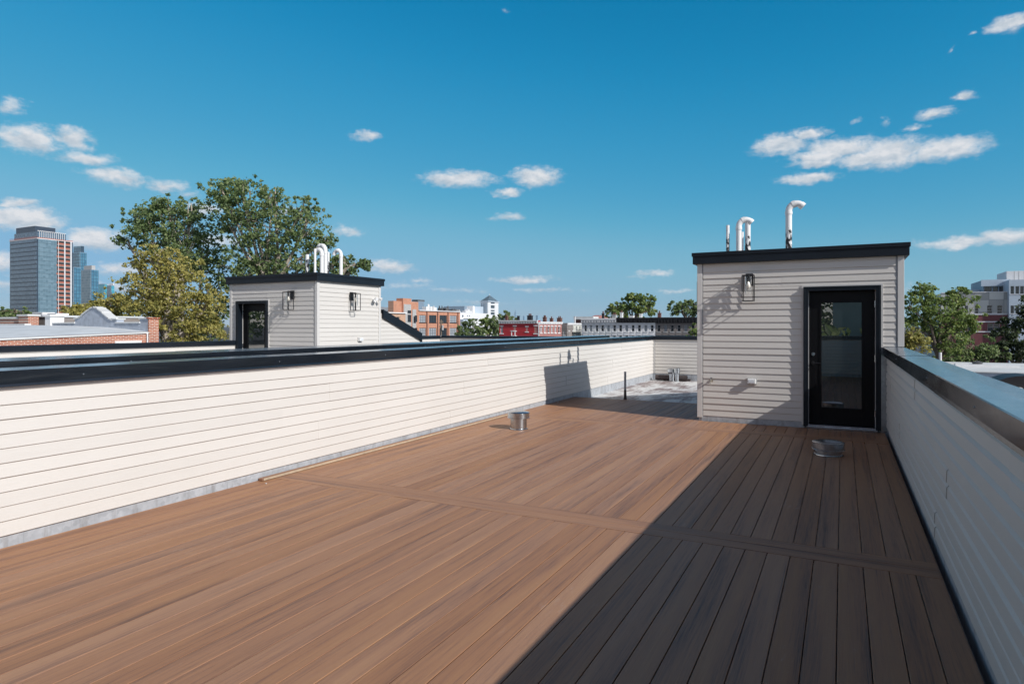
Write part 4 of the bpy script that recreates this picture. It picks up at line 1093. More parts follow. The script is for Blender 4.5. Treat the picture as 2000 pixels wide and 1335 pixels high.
for (a, b, c, d, D, m_, p, lab) in ((1211.5, 1216.5, 611, 620, 100, 'white', 1, 'slim white chimney on the terrace below the big tree, left one'),
    (1249, 1254, 613.5, 620, 100, 'white', 0, 'short white chimney on the terrace below the right side of the big tree'),
    (1229, 1238, 617.5, 620.5, 100, 'white', 0, 'low white box chimney between the two white chimneys'),
    (1285, 1291, 612, 619.5, 100, 'brick_brown', 1, 'brown chimney on the dark brownstone roof'),
    (1176, 1180, 613, 622, 100, 'cornice_dark', 1, 'slim dark chimney at the left of the big tree'),
    (1196, 1204, 615.5, 622, 100, 'concrete', 2, 'squat grey chimney left of the black cornices'),
    (1014.5, 1010.5, 617.5, 626, 108, 'cornice_dark', 0, 'small black chimney on the red house'),
    (987, 992, 618, 626, 112, 'brick_brown', 1, 'brown chimney at the left end of the red house'),
    (1031, 1039.5, 617, 626, 108, 'cornice_dark', 2, 'wide black chimney on the red house'),
    (1061, 1067, 620, 629, 116, 'brick_brown', 2, 'left brown chimney on the pink house'),
    (1074.5, 1080, 622, 629, 118, 'brick_brown', 1, 'middle brown chimney on the pink house'),
    (1089, 1097, 621.5, 630, 120, 'brick_brown', 2, 'right brown chimney on the pink house'),
    (1121.5, 1124, 618.5, 631, 138, 'white', 0, 'thin white flue beside the white roofed brown house')):
    stack(lab, min(a, b), max(a, b), c, d, D, M[m_], p)

# ---- red, pink and cream houses facing +X
PX = -47.6
t_arch[0] = None
RC = atD(1053, HY, 105); PX = RC.x; PYR = RC.y
t, f, u0, u1, zt = block('red_house', 'deep red painted brick house with white window surrounds and grey cornice', 'house', 'Y', PYR, 975, 1051, 625.6, 0.9, M['brick_red'],
    [(977.2, 982.2, 637.2, 650.6), (1003, 1008, 637, 645.5), (1026.9, 1031.2, 638.2, 647.2), (1043.4, 1048.8, 636.6, 650.6)], M['white'], M['roofdark'], None, sill=0.15, lintel=0.16, panes=[M['winlight'], M['winglass']])
cornice(t, f, u0, u1, zt, 0.52, M['pale'], 0.35, 16)
mb = MB(); fbox(mb, f, uat(1003, 'Y', PYR), uat(1010, 'Y', PYR), -0.9, -0.02, zat(1006, 656, 'Y', PYR), zat(1006, 655, 'Y', PYR))
for px in (1003, 1009.6):
    u = uat(px, 'Y', PYR); fbox(mb, f, u, u + 0.12, -0.9, -0.78, zat(1006, 660, 'Y', PYR), zat(1006, 645, 'Y', PYR))
fbox(mb, f, uat(1001.5, 'Y', PYR), uat(1010.5, 'Y', PYR), -0.95, -0.7, zat(1006, 646, 'Y', PYR), zat(1006, 645, 'Y', PYR)); mb.build('porch', M['white'], t)
t, f, u0, u1, zt = block('pink_house', 'pink brick house with five white windows next to the red one', 'house', 'X', PX, 1053.1, 1097, 628.8, 5, M['brick_pink'],
    [(c - 1.7, c + 1.7, 637.5, 649.5) for c in (1057, 1064.4, 1071.5, 1078, 1085, 1092)], M['white'], M['roofdark'], None, sill=0.12, lintel=0.18, panes=[M['winlight'], M['winlight'], M['winglass']], ulo=PYR + 0.02)
mb = MB(); mb.box(uat(1051, 'Y', PYR) + 0.01, RC.x + 0.04, PYR - 0.06, PYR + 0.01, GZ, zt); mb.build('corner_pilaster', M['white'], t)
cornice(t, f, u0, u1, zt, 0.35, M['pale2'], 0.25, 14)
t, f, u0, u1, zt = block('cream_house_dark_side', 'narrow dark grey block standing for the shaded side of the cream house, beside the pink one', 'house', 'Y', onX(1107.5, HY, -46.0).y - 0.1, 1096, 1107.6, 630.5, 3, M['brownstone'], [(1100, 1103.5, 645, 654)], M['white'], M['roofgrey'])  # dark covering block: shade on the cream house's side put into its colour
t, f, u0, u1, zt = block('cream_house', 'cream house with black fire escape left of the grey terrace', 'house', 'X', -46.0, 1107.5, 1136.5, 631.2, 10, M['cream'],
    [(c - 1.5, c + 1.5, 636.8, 645.2) for c in (1111.3, 1119, 1126.3, 1133.2)], M['white'], M['roofgrey'], None, sill=0.08)
cornice(t, f, u0, u1, zt, 0.3, M['pale2'], 0.2, 12)
mb = MB(); ua, ub = uat(1116.5, 'X', -46), uat(1134, 'X', -46)
for py in (648, 654.5):
    z = zat(1125, py, 'X', -46); fbox(mb, f, ua, ub, -0.9, -0.03, z - 0.05, z)
    fbox(mb, f, ua, ub, -0.92, -0.88, z + 0.45, z + 0.49)
    k = ua
    while k < ub: fbox(mb, f, k, k + 0.03, -0.915, -0.885, z, z + 0.45); k += 0.22
mb.build('fire_escape', M['blackmetal'], t)
t, f, u0, u1, zt = block('brown_house', 'brown brick house with white roof edge behind the cream house', 'house', 'Y', 134, 1122, 1138, 623.5, 10, M['brick_brown'], (), None, M['roofwhite'], parapet=0.1)
mb = MB(); fbox(mb, f, u0 - 0.1, u0 + 4.6, -0.3, 3, zt, zt + 0.62); mb.build('white_roof_edge', M['roofwhite'], t)
t, f, u0, u1, zt = block('red_roof_house', 'low house with dull red roof behind the terrace', 'house', 'Y', 140, 1138.5, 1167, 620.5, 10, M['brick_brown'], (), None, M['brick_red'], parapet=0.0)
mb = MB(); mb.prism([(140, zt), (150, zt), (145, zt + 0.7)], 'x', u0 + 1.2, u1); mb.build('pitched_roof', M['brick_pink'], t)

# ---- brick loft building
LX = -95.0
t_arch[0] = None
ws = [(818.9, 832, 615, 629.5), (838, 852.4, 615.3, 629.7), (858.4, 873, 615.5, 629.9), (878.4, 892.2, 616, 629.9)]
ws += [(a, b, 640, 655.5) for (a, b, _, _) in ws]
t, f, u0, u1, zt = block('loft_building', 'orange brick loft building with large gridded windows and stair tower', 'loft building', 'X', LX, 817.2, 898.6, 608.0, 22, M['brick_loft'], ws, M['blackmetal'], M['roofgrey'],
    None, sill=0.12, cols=4, rows=3, panes=[M['winlight'], M['winglass'], M['winglass'], M['winlight'], M['winlight'], M['winlight'], M['winglass']], parapet=0.2)
mb = MB()
for px in (833.3, 854.3, 874.4, 893.8):
    u = uat(px, 'X', LX); fbox(mb, f, u - 0.13, u + 0.13, -0.2, -0.01, GZ, zt - 0.02)
mb.build('downpipe_pier', M['brick_brown'], t)
mb = MB(); fbox(mb, f, u0, u1, -0.35, 0.3, zt, zt + 0.22); mb.build('cornice', M['paleconc'], t)
mb = MB(); q = T('X', LX)
vs = [q(u0, 1, zt + .2), q(u1, 1, zt + .2), q(u1, 20, zt + 0.5), q(u0, 20, zt + 1.9), q(u0, 1, zt - .2), q(u1, 1, zt - .2), q(u1, 20, zt - .2), q(u0, 20, zt - .2)]
mb.add(vs, [(0, 1, 2, 3), (4, 7, 6, 5), (0, 4, 5, 1), (1, 5, 6, 2), (2, 6, 7, 3), (3, 7, 4, 0)]); mb.build('sloped_roof', M['roofgrey'], t)
for (a, b, top, dd, mt) in ((768.5, 784.5, 587.5, 0.0, 'brick_loft'), (784.5, 801, 582.6, -0.4, 'brick_loft'), (801, 817.2, 589.2, 0.0, 'brick_loft'), (785.5, 799.5, 594, -0.55, 'concrete'), (804.8, 812.2, 604, -0.15, 'concrete')):
    ua, ub = sorted((uat(a, 'X', LX), uat(b, 'X', LX))); mb = MB(); fbox(mb, f, ua + 0.01, ub - 0.01, dd, 1.6, GZ, zat((a + b) / 2, top, 'X', LX)); mb.build('stair_tower', M[mt], t)
for (a, b, c, d) in ((792.5, 799, 606, 611.5), (792.5, 799, 614.5, 628.5), (806.2, 810.8, 615.5, 628.5), (792.5, 799, 640, 654), (806.2, 810.8, 640, 654)):
    ua, ub = sorted((uat(a, 'X', LX), uat(b, 'X', LX))); g = T('X', LX + 0.62)
    window(t, g, (ua, ub, zat(796, d, 'X', LX), zat(796, c, 'X', LX)), M['blackmetal'], M['winglass'], 2, 2, rev=0.05)
random.seed(5)
for (px, D, h, lab, k) in ((832, 190, 1.5, 'white roof ventilator nearest the loft stair tower', 0), (840, 195, 1.9, 'tilted white roof ventilator on the loft roof', 0), (846, 196, 1.4, 'small white roof ventilator on the loft roof', 0),
                           (862, 200, 1.4, 'dark cluster of roof plant on the loft roof', 1), (871, 200, 1.7, 'dark antenna cluster on the loft roof', 1), (883, 200, 0.6, 'low dark plant near the right end of the loft roof', 1)):
    p = atD(px, 601 + (px - 832) * 0.08, D)
    mb = MB()
    for i in range(5 if k else 2):
        q_ = p + Vector((random.uniform(-1, 1), random.uniform(-1.2, 1.2), 0)); mb.tube([q_ - Vector((0, 0, 1.6)), q_ + Vector((random.uniform(-.3, .3), 0, h * random.uniform(.3, .8)))], 0.13 if k else 0.2, 8)
    mb.obox(p - Vector((0.7, 0.9, 1.2)), (1.4, 0, 0), (0, 1.8, 0), (0, 0, 1.1 + h * 0.3))
    tag(mb.build('roof_plant', M['roofdark'] if k else M['white']), lab, 'roof plant')
t, f, u0, u1, zt = block('ochre_house', 'low ochre brick house with grey roof below the black sloping edge of the left bulkhead', 'house', 'X', -61.8, 752, 792, 611.6, 9, M['ochre'], [(774.5, 780.5, 618.5, 626)], M['brownstone'], M['roofgrey'], None, parapet=0.05)
mb = MB(); fbox(mb, f, u0, u1 + .1, -0.25, 0.2, zt, zt + 0.16); mb.build('gutter', M['white'], t)
mb = MB(); vs = [f(u0, .2, zt), f(u1, .2, zt), f(u1, 9, zt + .3), f(u0, 9, zt + 1.0), f(u0, .2, zt - .2), f(u1, .2, zt - .2), f(u1, 9, zt - .2), f(u0, 9, zt - .2)]
mb.add(vs, [(0, 1, 2, 3), (4, 7, 6, 5), (0, 4, 5, 1), (1, 5, 6, 2), (2, 6, 7, 3), (3, 7, 4, 0)]); mb.build('sloped_roof', M['roofgrey'], t)
X0, X1, Y0, Y1 = corner(815, 817, 828.5, 270)
t = thing('blue_block', 'small blue grey office block behind the loft building', 'office block', (X1, Y0, GZ)); mb = MB(); mb.box(X0, X1, Y0, Y1, GZ, CH + 48 / F_PX * 270); mb.build('wall', M['bluemetal'], t)
mb = MB(); mb.box(X1 - 4, X1 - 1, Y0 + 1, Y0 + 6, CH + 48 / F_PX * 270, CH + 51.5 / F_PX * 270); mb.build('rooftop_box', M['roofdark'], t)
# utility pole
p = atD(861.5, 660, 92)
t = thing('utility_pole', 'dark wooden utility pole with crossarms in front of the loft building', 'utility pole', (p.x, p.y, GZ))
zt = atD(861.5, 624, 92).z
mb = MB(); mb.tube([(p.x, p.y, GZ), (p.x, p.y, zt)], [0.16, 0.11], 10); mb.build('pole', M['bark'], t, smooth=True)
for dz, w in ((-0.3, 0.45), (-0.55, 0.5), (-1.0, 0.55)):
    mb = MB(); mb.box(p.x - 0.06, p.x + 0.06, p.y - w * 0.8, p.y + w * 1.0, zt + dz - 0.05, zt + dz + 0.05)
    for yy in (-w * .7, w * .9): mb.tube([(p.x, p.y + yy, zt + dz + .05), (p.x, p.y + yy, zt + dz + .2)], 0.04, 6)
    mb.build('crossarm', M['bark'], t)
mb = MB(); mb.tube([(p.x + .25, p.y, zt - 1.5), (p.x + .25, p.y, zt - 0.8)], 0.16, 10); mb.build('transformer', M['concrete'], t, smooth=True)
for i, (dz, w) in enumerate(((-0.1, 0.35), (-0.35, -0.35), (-0.8, 0.5))):
    mb = MB(); a = Vector((p.x, p.y + w, zt + dz)); b = a + Vector((34, 8, -0.6)); pts = [a.lerp(b, k / 14) - Vector((0, 0, 0.9 * math.sin(math.pi * k / 14))) for k in range(15)]
    mb.tube(pts, 0.012, 5); mb.build('wire', M['blackmetal'], t)

# ---- white complex with pyramid roofed tower
D0 = 380.0
def zz(py, D): return CH + (HY - py) / F_PX * D
X0, X1, Y0, Y1 = corner(938.5, 953.2, 973.5, D0)
t = thing('white_tower', 'white tower with blue slate pyramid roof', 'tower', (X1, Y0, GZ))
f = T('X', X1)
holes = [(uat(958.5, 'X', X1), uat(966.5, 'X', X1), zat(962, d, 'X', X1), zat(962, c, 'X', X1)) for (c, d) in ((596, 602), (605, 608), (609.5, 614.5), (590.5, 593))]
mb = MB(); holed_wall(mb, f, Y0, Y1, GZ, zz(589, D0), holes, 0.5); shell(mb, f, Y0, Y1, X1 - X0, GZ, zz(589, D0)); mb.build('wall', M['paleconc'], t)
for h in holes: window(t, f, h, M['bluemetal'], M['winglass'], 3, 2, fw=0.15, rev=0.5)
mb = MB(); mb.box(X0 - .5, X1 + .5, Y0 - .5, Y1 + .5, zz(589, D0), zz(587.2, D0)); mb.build('cornice', M['bluewhite'], t)
cx, cy = (X0 + X1) / 2, (Y0 + Y1) / 2
mb = MB(); e = zz(587.2, D0); ap = zz(575, D0)
mb.add([(X0, Y0, e), (X1, Y0, e), (X1, Y1, e), (X0, Y1, e), (cx, cy, ap)], [(0, 1, 4), (1, 2, 4), (2, 3, 4), (3, 0, 4), (3, 2, 1, 0)]); mb.build('pyramid_roof', M['slate'], t)
mb = MB(); mb.tube([(cx, cy, ap - .3), (cx, cy, zz(571.5, D0))], [0.2, 0.05], 6); mb.build('finial', M['paleconc'], t)
mb = MB()
for k in (0.2, 0.5, 0.8): mb.box(X0 + (X1 - X0) * k - .3, X0 + (X1 - X0) * k + .3, Y0 - 0.4, Y0 - .01, GZ, zz(592, D0))
mb.build('pilaster', M['bluemetal'], t)
WX = onX(940, HY, X1).x + 2
t, f, u0, u1, zt = block('white_complex', 'long white building with small gables left of the pyramid tower', 'building', 'X', X1 + 3, 898, 954, 611.0, 30, M['paleconc'],
    [(902.5, 905.5, 615, 619), (912, 914, 615.5, 618), (916, 918, 615.5, 618), (905, 918.5, 622, 624), (920, 934, 622, 624)], M['bluemetal'], M['roofgrey'], None, cols=3, rows=1, sill=None, rev=0.4)
mb = MB(); ua, ub, um = uat(909, 'X', X1 + 3), uat(922, 'X', X1 + 3), uat(915.5, 'X', X1 + 3)
z1_, z2_ = zat(915, 611, 'X', X1 + 3), zat(915, 607, 'X', X1 + 3); z3_ = zat(915, 603.2, 'X', X1 + 3)
ui, uj = uat(912.8, 'X', X1 + 3), uat(918.2, 'X', X1 + 3)
pr = [(ua, z1_ + .01), (ub, z1_ + .01), (ub, z2_), (uj, z2_), (um, z3_), (ui, z2_), (ua, z2_)]
mb.prism(pr, 'x', X1 + 3.1, X1 + 1); mb.build('gable', M['paleconc'], t)
for (a, b, top, dd, mt, lab) in ((927, 945.5, 598.5, 6, 'bluewhite', 'white box block beside the pyramid tower'), (923.5, 927, 597.3, 5, 'pale2', 'slim grey shaft left of the white box block'), (907, 922.8, 598.0, 9, 'bluemetal', 'dark louvred box on the white complex'), (897, 907.5, 604.5, 12, 'concrete', 'low grey penthouse at the left end of the white complex')):
    g = T('X', X1 + 3 - dd); ua, ub = sorted((uat(a, 'X', X1 + 3 - dd), uat(b, 'X', X1 + 3 - dd)))
    mb = MB(); fbox(mb, g, ua, ub, 0, 14, zt - 0.4, zat((a + b) / 2, top, 'X', X1 + 3 - dd)); mb.build('rooftop_block', M[mt], t)['label'] = lab
for (a, b, top, lab, mt) in ((905, 918, 623.5, 'low pale annex panels under the white complex', 'bluewhite'), (921, 934, 624, 'right low pale annex under the white complex', 'pale2')):
    block('annex', lab, 'building', 'X', X1 + 9, a, b, top, 4, M[mt], (), None, M['roofgrey'], parapet=0.1)

# ---- towers on the left
D1 = 450.0
X0, X1, Y0, Y1 = corner(19.5, 73.0, 142.0, D1)
ztop = zz(465.0, D1)
t = thing('glass_tower', 'tall blue grey glass tower under construction with an orange netted strip', 'tower', (X1, Y0, GZ))
mb = MB(); mb.box(X0, X1, Y0, Y1, GZ, ztop - 0.3); mb.build('wall', M['spandrel'], t)
fl = 3.09; nfl = int((ztop - 3) / fl) + 1
ya = onX(112.5, HY, X1).y; yb = onX(137.5, HY, X1).y; ym = onX(125.2, HY, X1).y; yc = onX(141.5, HY, X1).y
for k in range(nfl):
    z1 = ztop - k * fl; z0 = z1 - fl
    mb = MB(); mb.box(X0 + .3, X1 - .3, Y0 - 0.25, Y0 - 0.01, z0 + 0.62, z1 - 0.02); mb.build('window_band', M['tower_dark'], t)
    mb = MB(); mb.box(X1 + 0.01, X1 + 0.25, Y0 + .4, ya - 0.6, z0 + 0.10, z1 - 0.02); mb.build('window_band', M['tower_light'], t)
    mb = MB(); mb.box(X1 + 0.01, X1 + 0.22, ya - 0.5, yb, z0 + 1.35, z1 - 0.30); mb.build('bay_shade_panel', M['cornice_dark'], t)  # solid dark panel painted as the shade inside the open floor
    mb = MB(); mb.box(X1 + 0.02, X1 + 0.5, ya - (0.9 if k % 2 else 0.1), ym - 0.3, z0 + 0.25, z0 + 1.35); mb.box(X1 + 0.02, X1 + 0.5, ym + 0.5, yb - 0.6, z0 + 0.25, z0 + 1.35); mb.build('safety_mesh', M['orange_net'], t)
mb = MB()
for yy, w in ((ym - 0.2, 0.65), (yb - 0.3, 0.75), (ya + 0.1, 0.25)): mb.box(X1 + 0.03, X1 + 0.8, yy, yy + w, GZ, ztop)
mb.build('column', M['paleconc'], t)
mb = MB()
for k in range(nfl):
    z0 = ztop - k * fl; mb.box(X1 + 0.03, X1 + 0.6, ya - 0.5, yb, z0 - 0.32, z0 - 0.02)
mb.build('floor_slab', M['concrete'], t)
w1 = X1 - X0; w2 = Y1 - Y0
mb = MB(); mb.box(X0 + w1 * .12, X1 - 0.8, Y0 + w2 * .03, Y0 + w2 * .82, ztop, ztop + 5.0); mb.build('penthouse', M['tower_dark'], t)
mb = MB(); mb.box(X0 + w1 * .16, X1 - w1 * .15, Y0 + w2 * .05, Y0 + w2 * .62, ztop + 5.0, ztop + 9.2); mb.build('plant_screen', M['spandrel'], t)
mb = MB(); mb.box(X0 - .3, X1 + .3, Y0 - .4, Y1 + .3, ztop - 0.3, ztop + 0.15)
for k in range(13): mb.box(X1 - 0.5, X1 - 0.1, Y0 + w2 * (.06 + k * .058), Y0 + w2 * (.06 + k * .058) + .25, ztop + .15, ztop + 5.6)
mb.box(X1 - 0.5, X1 - 0.1, Y0 + .2, Y0 + w2 * .8, ztop + 5.2, ztop + 5.6); mb.build('steel_frame', M['paleconc'], t)
mb = MB()
for k in range(30):
    mb.box(X0 + w1 * k / 30, X0 + w1 * k / 30 + .08, Y0 - .2, Y0 - .1, ztop + .1, ztop + 1.5)
mb.box(X0, X1, Y0 - .2, Y0 - .12, ztop + 1.4, ztop + 1.5); mb.box(X0, X1 + 0.3, Y0 - .22, Y0 - .1, ztop + .15, ztop + .5); mb.box(X1 + .1, X1 + .25, Y0, Y1, ztop + .15, ztop + .7); mb.build('edge_railing', M['orange_net'], t)
def simple_tower(label, l, c, r, D, top, mx, my, extra=()):
    X0, X1, Y0, Y1 = corner(l, c, r, D)
    t = thing('glass_tower', label, 'tower', (X1, Y0, GZ))
    mb = MB(); mb.box(X0, X1, Y0, Y1, GZ, zz(top, D)); mb.build('wall', M['bluemetal'], t)
    mb = MB(); mb.box(X0 + .5, X1 - .5, Y0 - 0.6, Y0 - .02, GZ, zz(top + 1, D)); mb.build('glass_front', M[my], t)
    mb = MB(); mb.box(X1 + .02, X1 + 0.6, Y0 + .5, Y1 - .5, GZ, zz(top + 1, D)); mb.build('glass_side', M[mx], t)
    for (a, b, tp, mm) in extra:
        ca, cb = onY(a, HY, Y0 + 3).x, onY(b, HY, Y0 + 3).x
        mb = MB(); mb.box(ca, cb, Y0 + 3, Y1 - 2, zz(top, D), zz(tp, D)); mb.build('rooftop_block', M[mm], t)
simple_tower('slim dark blue glass tower behind the one under construction', 142, 156, 169.5, 900, 492, 'tower_far', 'tower_far_y', ((143.5, 158, 479.5, 'tower_far_y'),))
simple_tower('lower blue glass slab beside the tower under construction', 139, 143.5, 158.5, 760, 521, 'tower_far', 'tower_grid')
simple_tower('grey gridded glass tower right of the slim blue one', 156, 177.5, 192.7, 800, 526, 'tower_far', 'tower_grid', ((163.5, 179, 517.5, 'concrete'),))
simple_tower('small turquoise glass tower nearest the yellow tree', 192.5, 204, 209, 1250, 554, 'teal_far', 'teal_far')
simple_tower('small pale turquoise gridded tower at the right end of the towers', 209, 217, 223.3, 1300, 557, 'teal_far', 'tower_grid', ((213, 221, 553, 'paleconc'),))
for (a, b, top, D, lab) in ((1005, 1009.2, 609, 6200, 'tall slim skyscraper faint on the skyline above the red house'), (1021.5, 1027, 616.5, 5200, 'square skyscraper faint on the skyline above the red house'), (1046.5, 1054, 615.5, 4200, 'wider skyscraper faint on the skyline above the pink house'),
                            (1000, 1003, 624, 5600, 'tiny skyscraper left of the tall slim one on the skyline')):
    c = (a + b) / 2; X0, X1, Y0, Y1 = corner(a, c, b, D)
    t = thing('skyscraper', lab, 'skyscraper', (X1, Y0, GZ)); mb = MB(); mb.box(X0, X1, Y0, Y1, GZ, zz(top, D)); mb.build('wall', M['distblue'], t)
    if b - a < 5 and top < 612:
        mb = MB(); cx, cy = (X0 + X1) / 2, (Y0 + Y1) / 2; mb.tube([(cx, cy, zz(top, D)), (cx, cy, zz(604, D))], [6, 1], 6); mb.build('spire', M['distblue'], t)

# ---- brick building with gable beyond the next roof
BX = -26.0
YG = 17.0
t = thing('gabled_building', 'orange brick building with pale roof and grey rendered gable, left beyond the roofs', 'building', (-30, 11, GZ))
za = lambda y: 1.10 + 0.0346 * (y - 11.5)
mb = MB(); XF = -48
mb.add([(BX, 2, GZ), (BX, YG, GZ), (BX, YG, za(YG) - 0.035), (BX, 2, za(2) - 0.035), (XF, 2, GZ), (XF, YG, GZ), (XF, YG, 1.3), (XF, 2, 1.0)],
       [(0, 1, 2, 3), (5, 4, 7, 6), (4, 0, 3, 7), (1, 5, 6, 2)]); mb.build('wall', M['brick_near'], t)
mb = MB()
mb.add([(BX + .05, 2, za(2) - .035), (BX + .05, YG - .02, za(YG) - .035), (BX + .05, YG - .02, za(YG) + .02), (BX + .05, 2, za(2) + .02), (BX - .12, 2, za(2) + .03), (BX - .12, YG - .02, za(YG) + .03)],
       [(0, 1, 2, 3), (3, 2, 5, 4)])
mb.build('coping', M['roofwhite'], t)
mb = MB(); nU = 14
for i in range(nU):
    xa = BX - .12 + (XF - BX) * i / nU; xb = BX - .12 + (XF - BX) * (i + 1) / nU
    def zr(x, y): return za(y) + 0.028 + 0.30 * (1 - math.exp((x - BX) / 3.0)) * (0.4 + 0.6 * (y - 2) / 15)
    for j in range(6):
        y0_, y1_ = 2 + (YG - 2) * j / 6, 2 + (YG - 2) * (j + 1) / 6
        mb.quad((xa, y0_, zr(xa, y0_)), (xb, y0_, zr(xb, y0_)), (xb, y1_, zr(xb, y1_)), (xa, y1_, zr(xa, y1_)))
mb.build('roof', M['roofgrey'], t, smooth=True)
def g(px, py): v = onY(px, py, YG); return (v.x, v.z)
prof = [g(287, 672), g(287, 622.5), g(273, 622.5), g(273, 630.8), (g(228, 631)[0], g(228, 631)[1]), g(228, 623.8), g(219.5, 623.8), g(219, 625.5), g(212, 622), g(200, 611), g(190, 603), g(183, 600.6), g(176, 603.5), g(160, 616.5), g(155, 621), g(146, 623.2), g(146, 631.2), g(95, 632.2), g(95, 672)]
prof[0] = (BX - 0.02, -1.0); prof[-1] = (prof[-1][0], -1.0); prof[1] = (BX - 0.02, prof[1][1])
mb = MB(); mb.prism(prof, 'y', YG, YG + 0.32); mb.build('gable_wall', M['grey_render'], t)
mb = MB()
for i in range(1, len(prof) - 2):
    a, b = prof[i], prof[i + 1]
    if abs(a[0] - b[0]) < 0.06: continue
    mb.prism([(a[0] + 0.03, a[1] + .002), (b[0] - 0.03, b[1] + .002), (b[0] - 0.03, b[1] + 0.055), (a[0] + 0.03, a[1] + 0.055)], 'y', YG - 0.05, YG + 0.38)
mb.build('gable_coping', M['roofwhite'], t)
mb = MB(); mb.box(BX - 0.018, BX + 0.06, YG - 0.01, YG + 0.42, GZ, onX(290, 622, BX).z); mb.box(BX - 0.05, BX + 0.10, YG - 0.06, YG + 0.46, onX(290, 622, BX).z, onX(290, 622, BX).z + 0.05); mb.build('brick_pier', M['brick_near'], t)
mb = MB(); mb.tube([(BX + 0.09, YG - 0.1, 1.25), (BX + 0.09, YG - 0.1, -2)], 0.03, 8); mb.build('drainpipe', M['white'], t)
v = onX(250, 669, BX); mb = MB(); mb.box(BX + 0.002, BX + 0.05, v.y - 0.55, v.y + 0.55, v.z - 1.2, v.z + 0.08); mb.build('window', M['white'], t)
mb = MB(); p0, p1 = g(103, 640), g(92.5, 617.5); mb.box(p1[0], p0[0], YG - 0.1, YG + 0.5, 0.6, p1[1]); mb.box(p1[0] - .08, p0[0] + .08, YG - .16, YG + .56, p1[1], p1[1] + .08); mb.build('end_pier', M['white'], t)
def atY(px, py, Y): return onY(px, py, Y)
YH = 18.2
def wallpiece(name, lab, cat, px0, px1, py0, py1, Y, mat, th=0.3, cap=None, zb=None):
    a = onY(px0, py1, Y); b = onY(px1, py0, Y); z1 = onY((px0 + px1) / 2, py0, Y).z
    t = thing(name, lab, cat, ((a.x + b.x) / 2, Y, a.z)); mb = MB(); mb.box(a.x, b.x, Y, Y + th, GZ if zb is None else zb, z1); mb.build('wall', M[mat], t)
    if cap:
        mb = MB(); mb.box(a.x - .06, b.x + .06, Y - .06, Y + th + .06, z1, z1 + 0.09); mb.build('coping', M[cap], t)
    return t
wallpiece('brick_pier', 'square red brick pier with white cap on the roof at the far left', 'brick pier', 36, 55, 617, 641, YH, 'brick_near', 0.5, 'roofwhite', 0.4)
wallpiece('brick_parapet', 'red brick parapet with white cap at the left edge of the photo', 'parapet wall', -60, 35.5, 622.5, 641, YH + .1, 'brick_near', 0.3, 'roofwhite', 0.4)
wallpiece('white_upstand', 'low white roof upstand in front of the red brick pier', 'roof upstand', -60, 48, 632, 642, YG + .45, 'white', 0.3, None, 0.4)
wallpiece('grey_wall', 'dark grey siding wall between the red pier and the gabled parapet', 'wall', 55.5, 92, 619, 641, YH + .8, 'brownstone', 6, 'roofgrey')
for (a, b, c, d, lab) in ((62.5, 83, 609.5, 619, 'louvred grey air conditioner left of the tower foot'), (92, 110, 611.5, 619, 'second grey air conditioner below the orange netted strip')):
    Y = YH + 3; A = onY(a, d, Y); B = onY(b, c, Y)
    t = thing('air_conditioner', lab, 'air conditioner', ((A.x + B.x) / 2, Y, A.z)); mb = MB(); mb.box(A.x, B.x, Y, Y + .7, A.z - .2, B.z); mb.build('casing', M['pale2'], t, bevel=0.02)
    mb = MB()
    for k in range(7): mb.box(A.x + .06, B.x - .06, Y - .02, Y - .004, A.z + (B.z - A.z) * (.1 + k * .12), A.z + (B.z - A.z) * (.1 + k * .12) + .02)
    mb.build('grille', M['roofgrey'], t)

# ---- right hand side
RY = 170.0
t, f, u0, u1, zt = block('school_building', 'grey chequered panel building over maroon brick, right behind the trees', 'building', 'Y', RY, 1838, 1970.5, 571.3, 30, M['panel_grey'],
    [(1927.9, 1938.2, 596, 612), (1947.7, 1957.9, 596, 612), (1904, 1911.5, 596.5, 612), (1884, 1891, 596.5, 612)], M['paleconc'], M['roofgrey'], None, sill=0.1, rows=3, parapet=0.3, rev=0.3)
g2 = T('Y', RY - 0.35)
mb = MB(); zb = zat(1930, 614, 'Y', RY)
hs2 = [(uat(a, 'Y', RY), uat(b, 'Y', RY), zat(1940, 647, 'Y', RY), zat(1940, 630.8, 'Y', RY)) for a, b in ((1928.3, 1939.7), (1940.3, 1951.8), (1890, 1900), (1900.8, 1908.5), (1862, 1873))]
holed_wall(mb, g2, u0, u1 + .3, GZ, zb, hs2, 0.25)
mb.quad(g2(u1 + .3, 0, GZ), g2(u1 + .3, 5, GZ), g2(u1 + .3, 5, zb), g2(u1 + .3, 0, zb)); mb.quad(g2(u0, 0, zb), g2(u1 + .3, 0, zb), g2(u1 + .3, .34, zb), g2(u0, .34, zb)); mb.build('brick_base', M['brick_maroon'], t)
for h in hs2: window(t, g2, h, M['paleconc'], M['winglass'], 1, 2, rev=0.25)
mb = MB()
for py in (628.2, 647.6, 613.6): z = zat(1930, py, 'Y', RY); fbox(mb, g2, u0, u1 + .35, -0.12, -0.002, z - .12, z + .12)
mb.build('stone_band', M['paleconc'], t)
mb = MB(); fbox(mb, f, u0, u1, -0.15, 0.25, zt, zt + 0.14); mb.build('cornice', M['pale2'], t)
t, f, u0, u1, zt = block('clinic_wing', 'pale blue clad wing with ribbon windows at the right edge of the photo', 'building', 'Y', RY - 1.5, 1970.8, 2040, 545.5, 25, M['bluewhite'],
    [(a, b, c, d) for (c, d) in ((558.3, 574), (596.3, 612)) for (a, b) in ((1973.6, 1981.2), (1983.2, 1991.2), (1992.4, 2000.5), (2003, 2012))], M['paleconc'], M['roofgrey'], None, rows=1, parapet=0.3, rev=0.3)
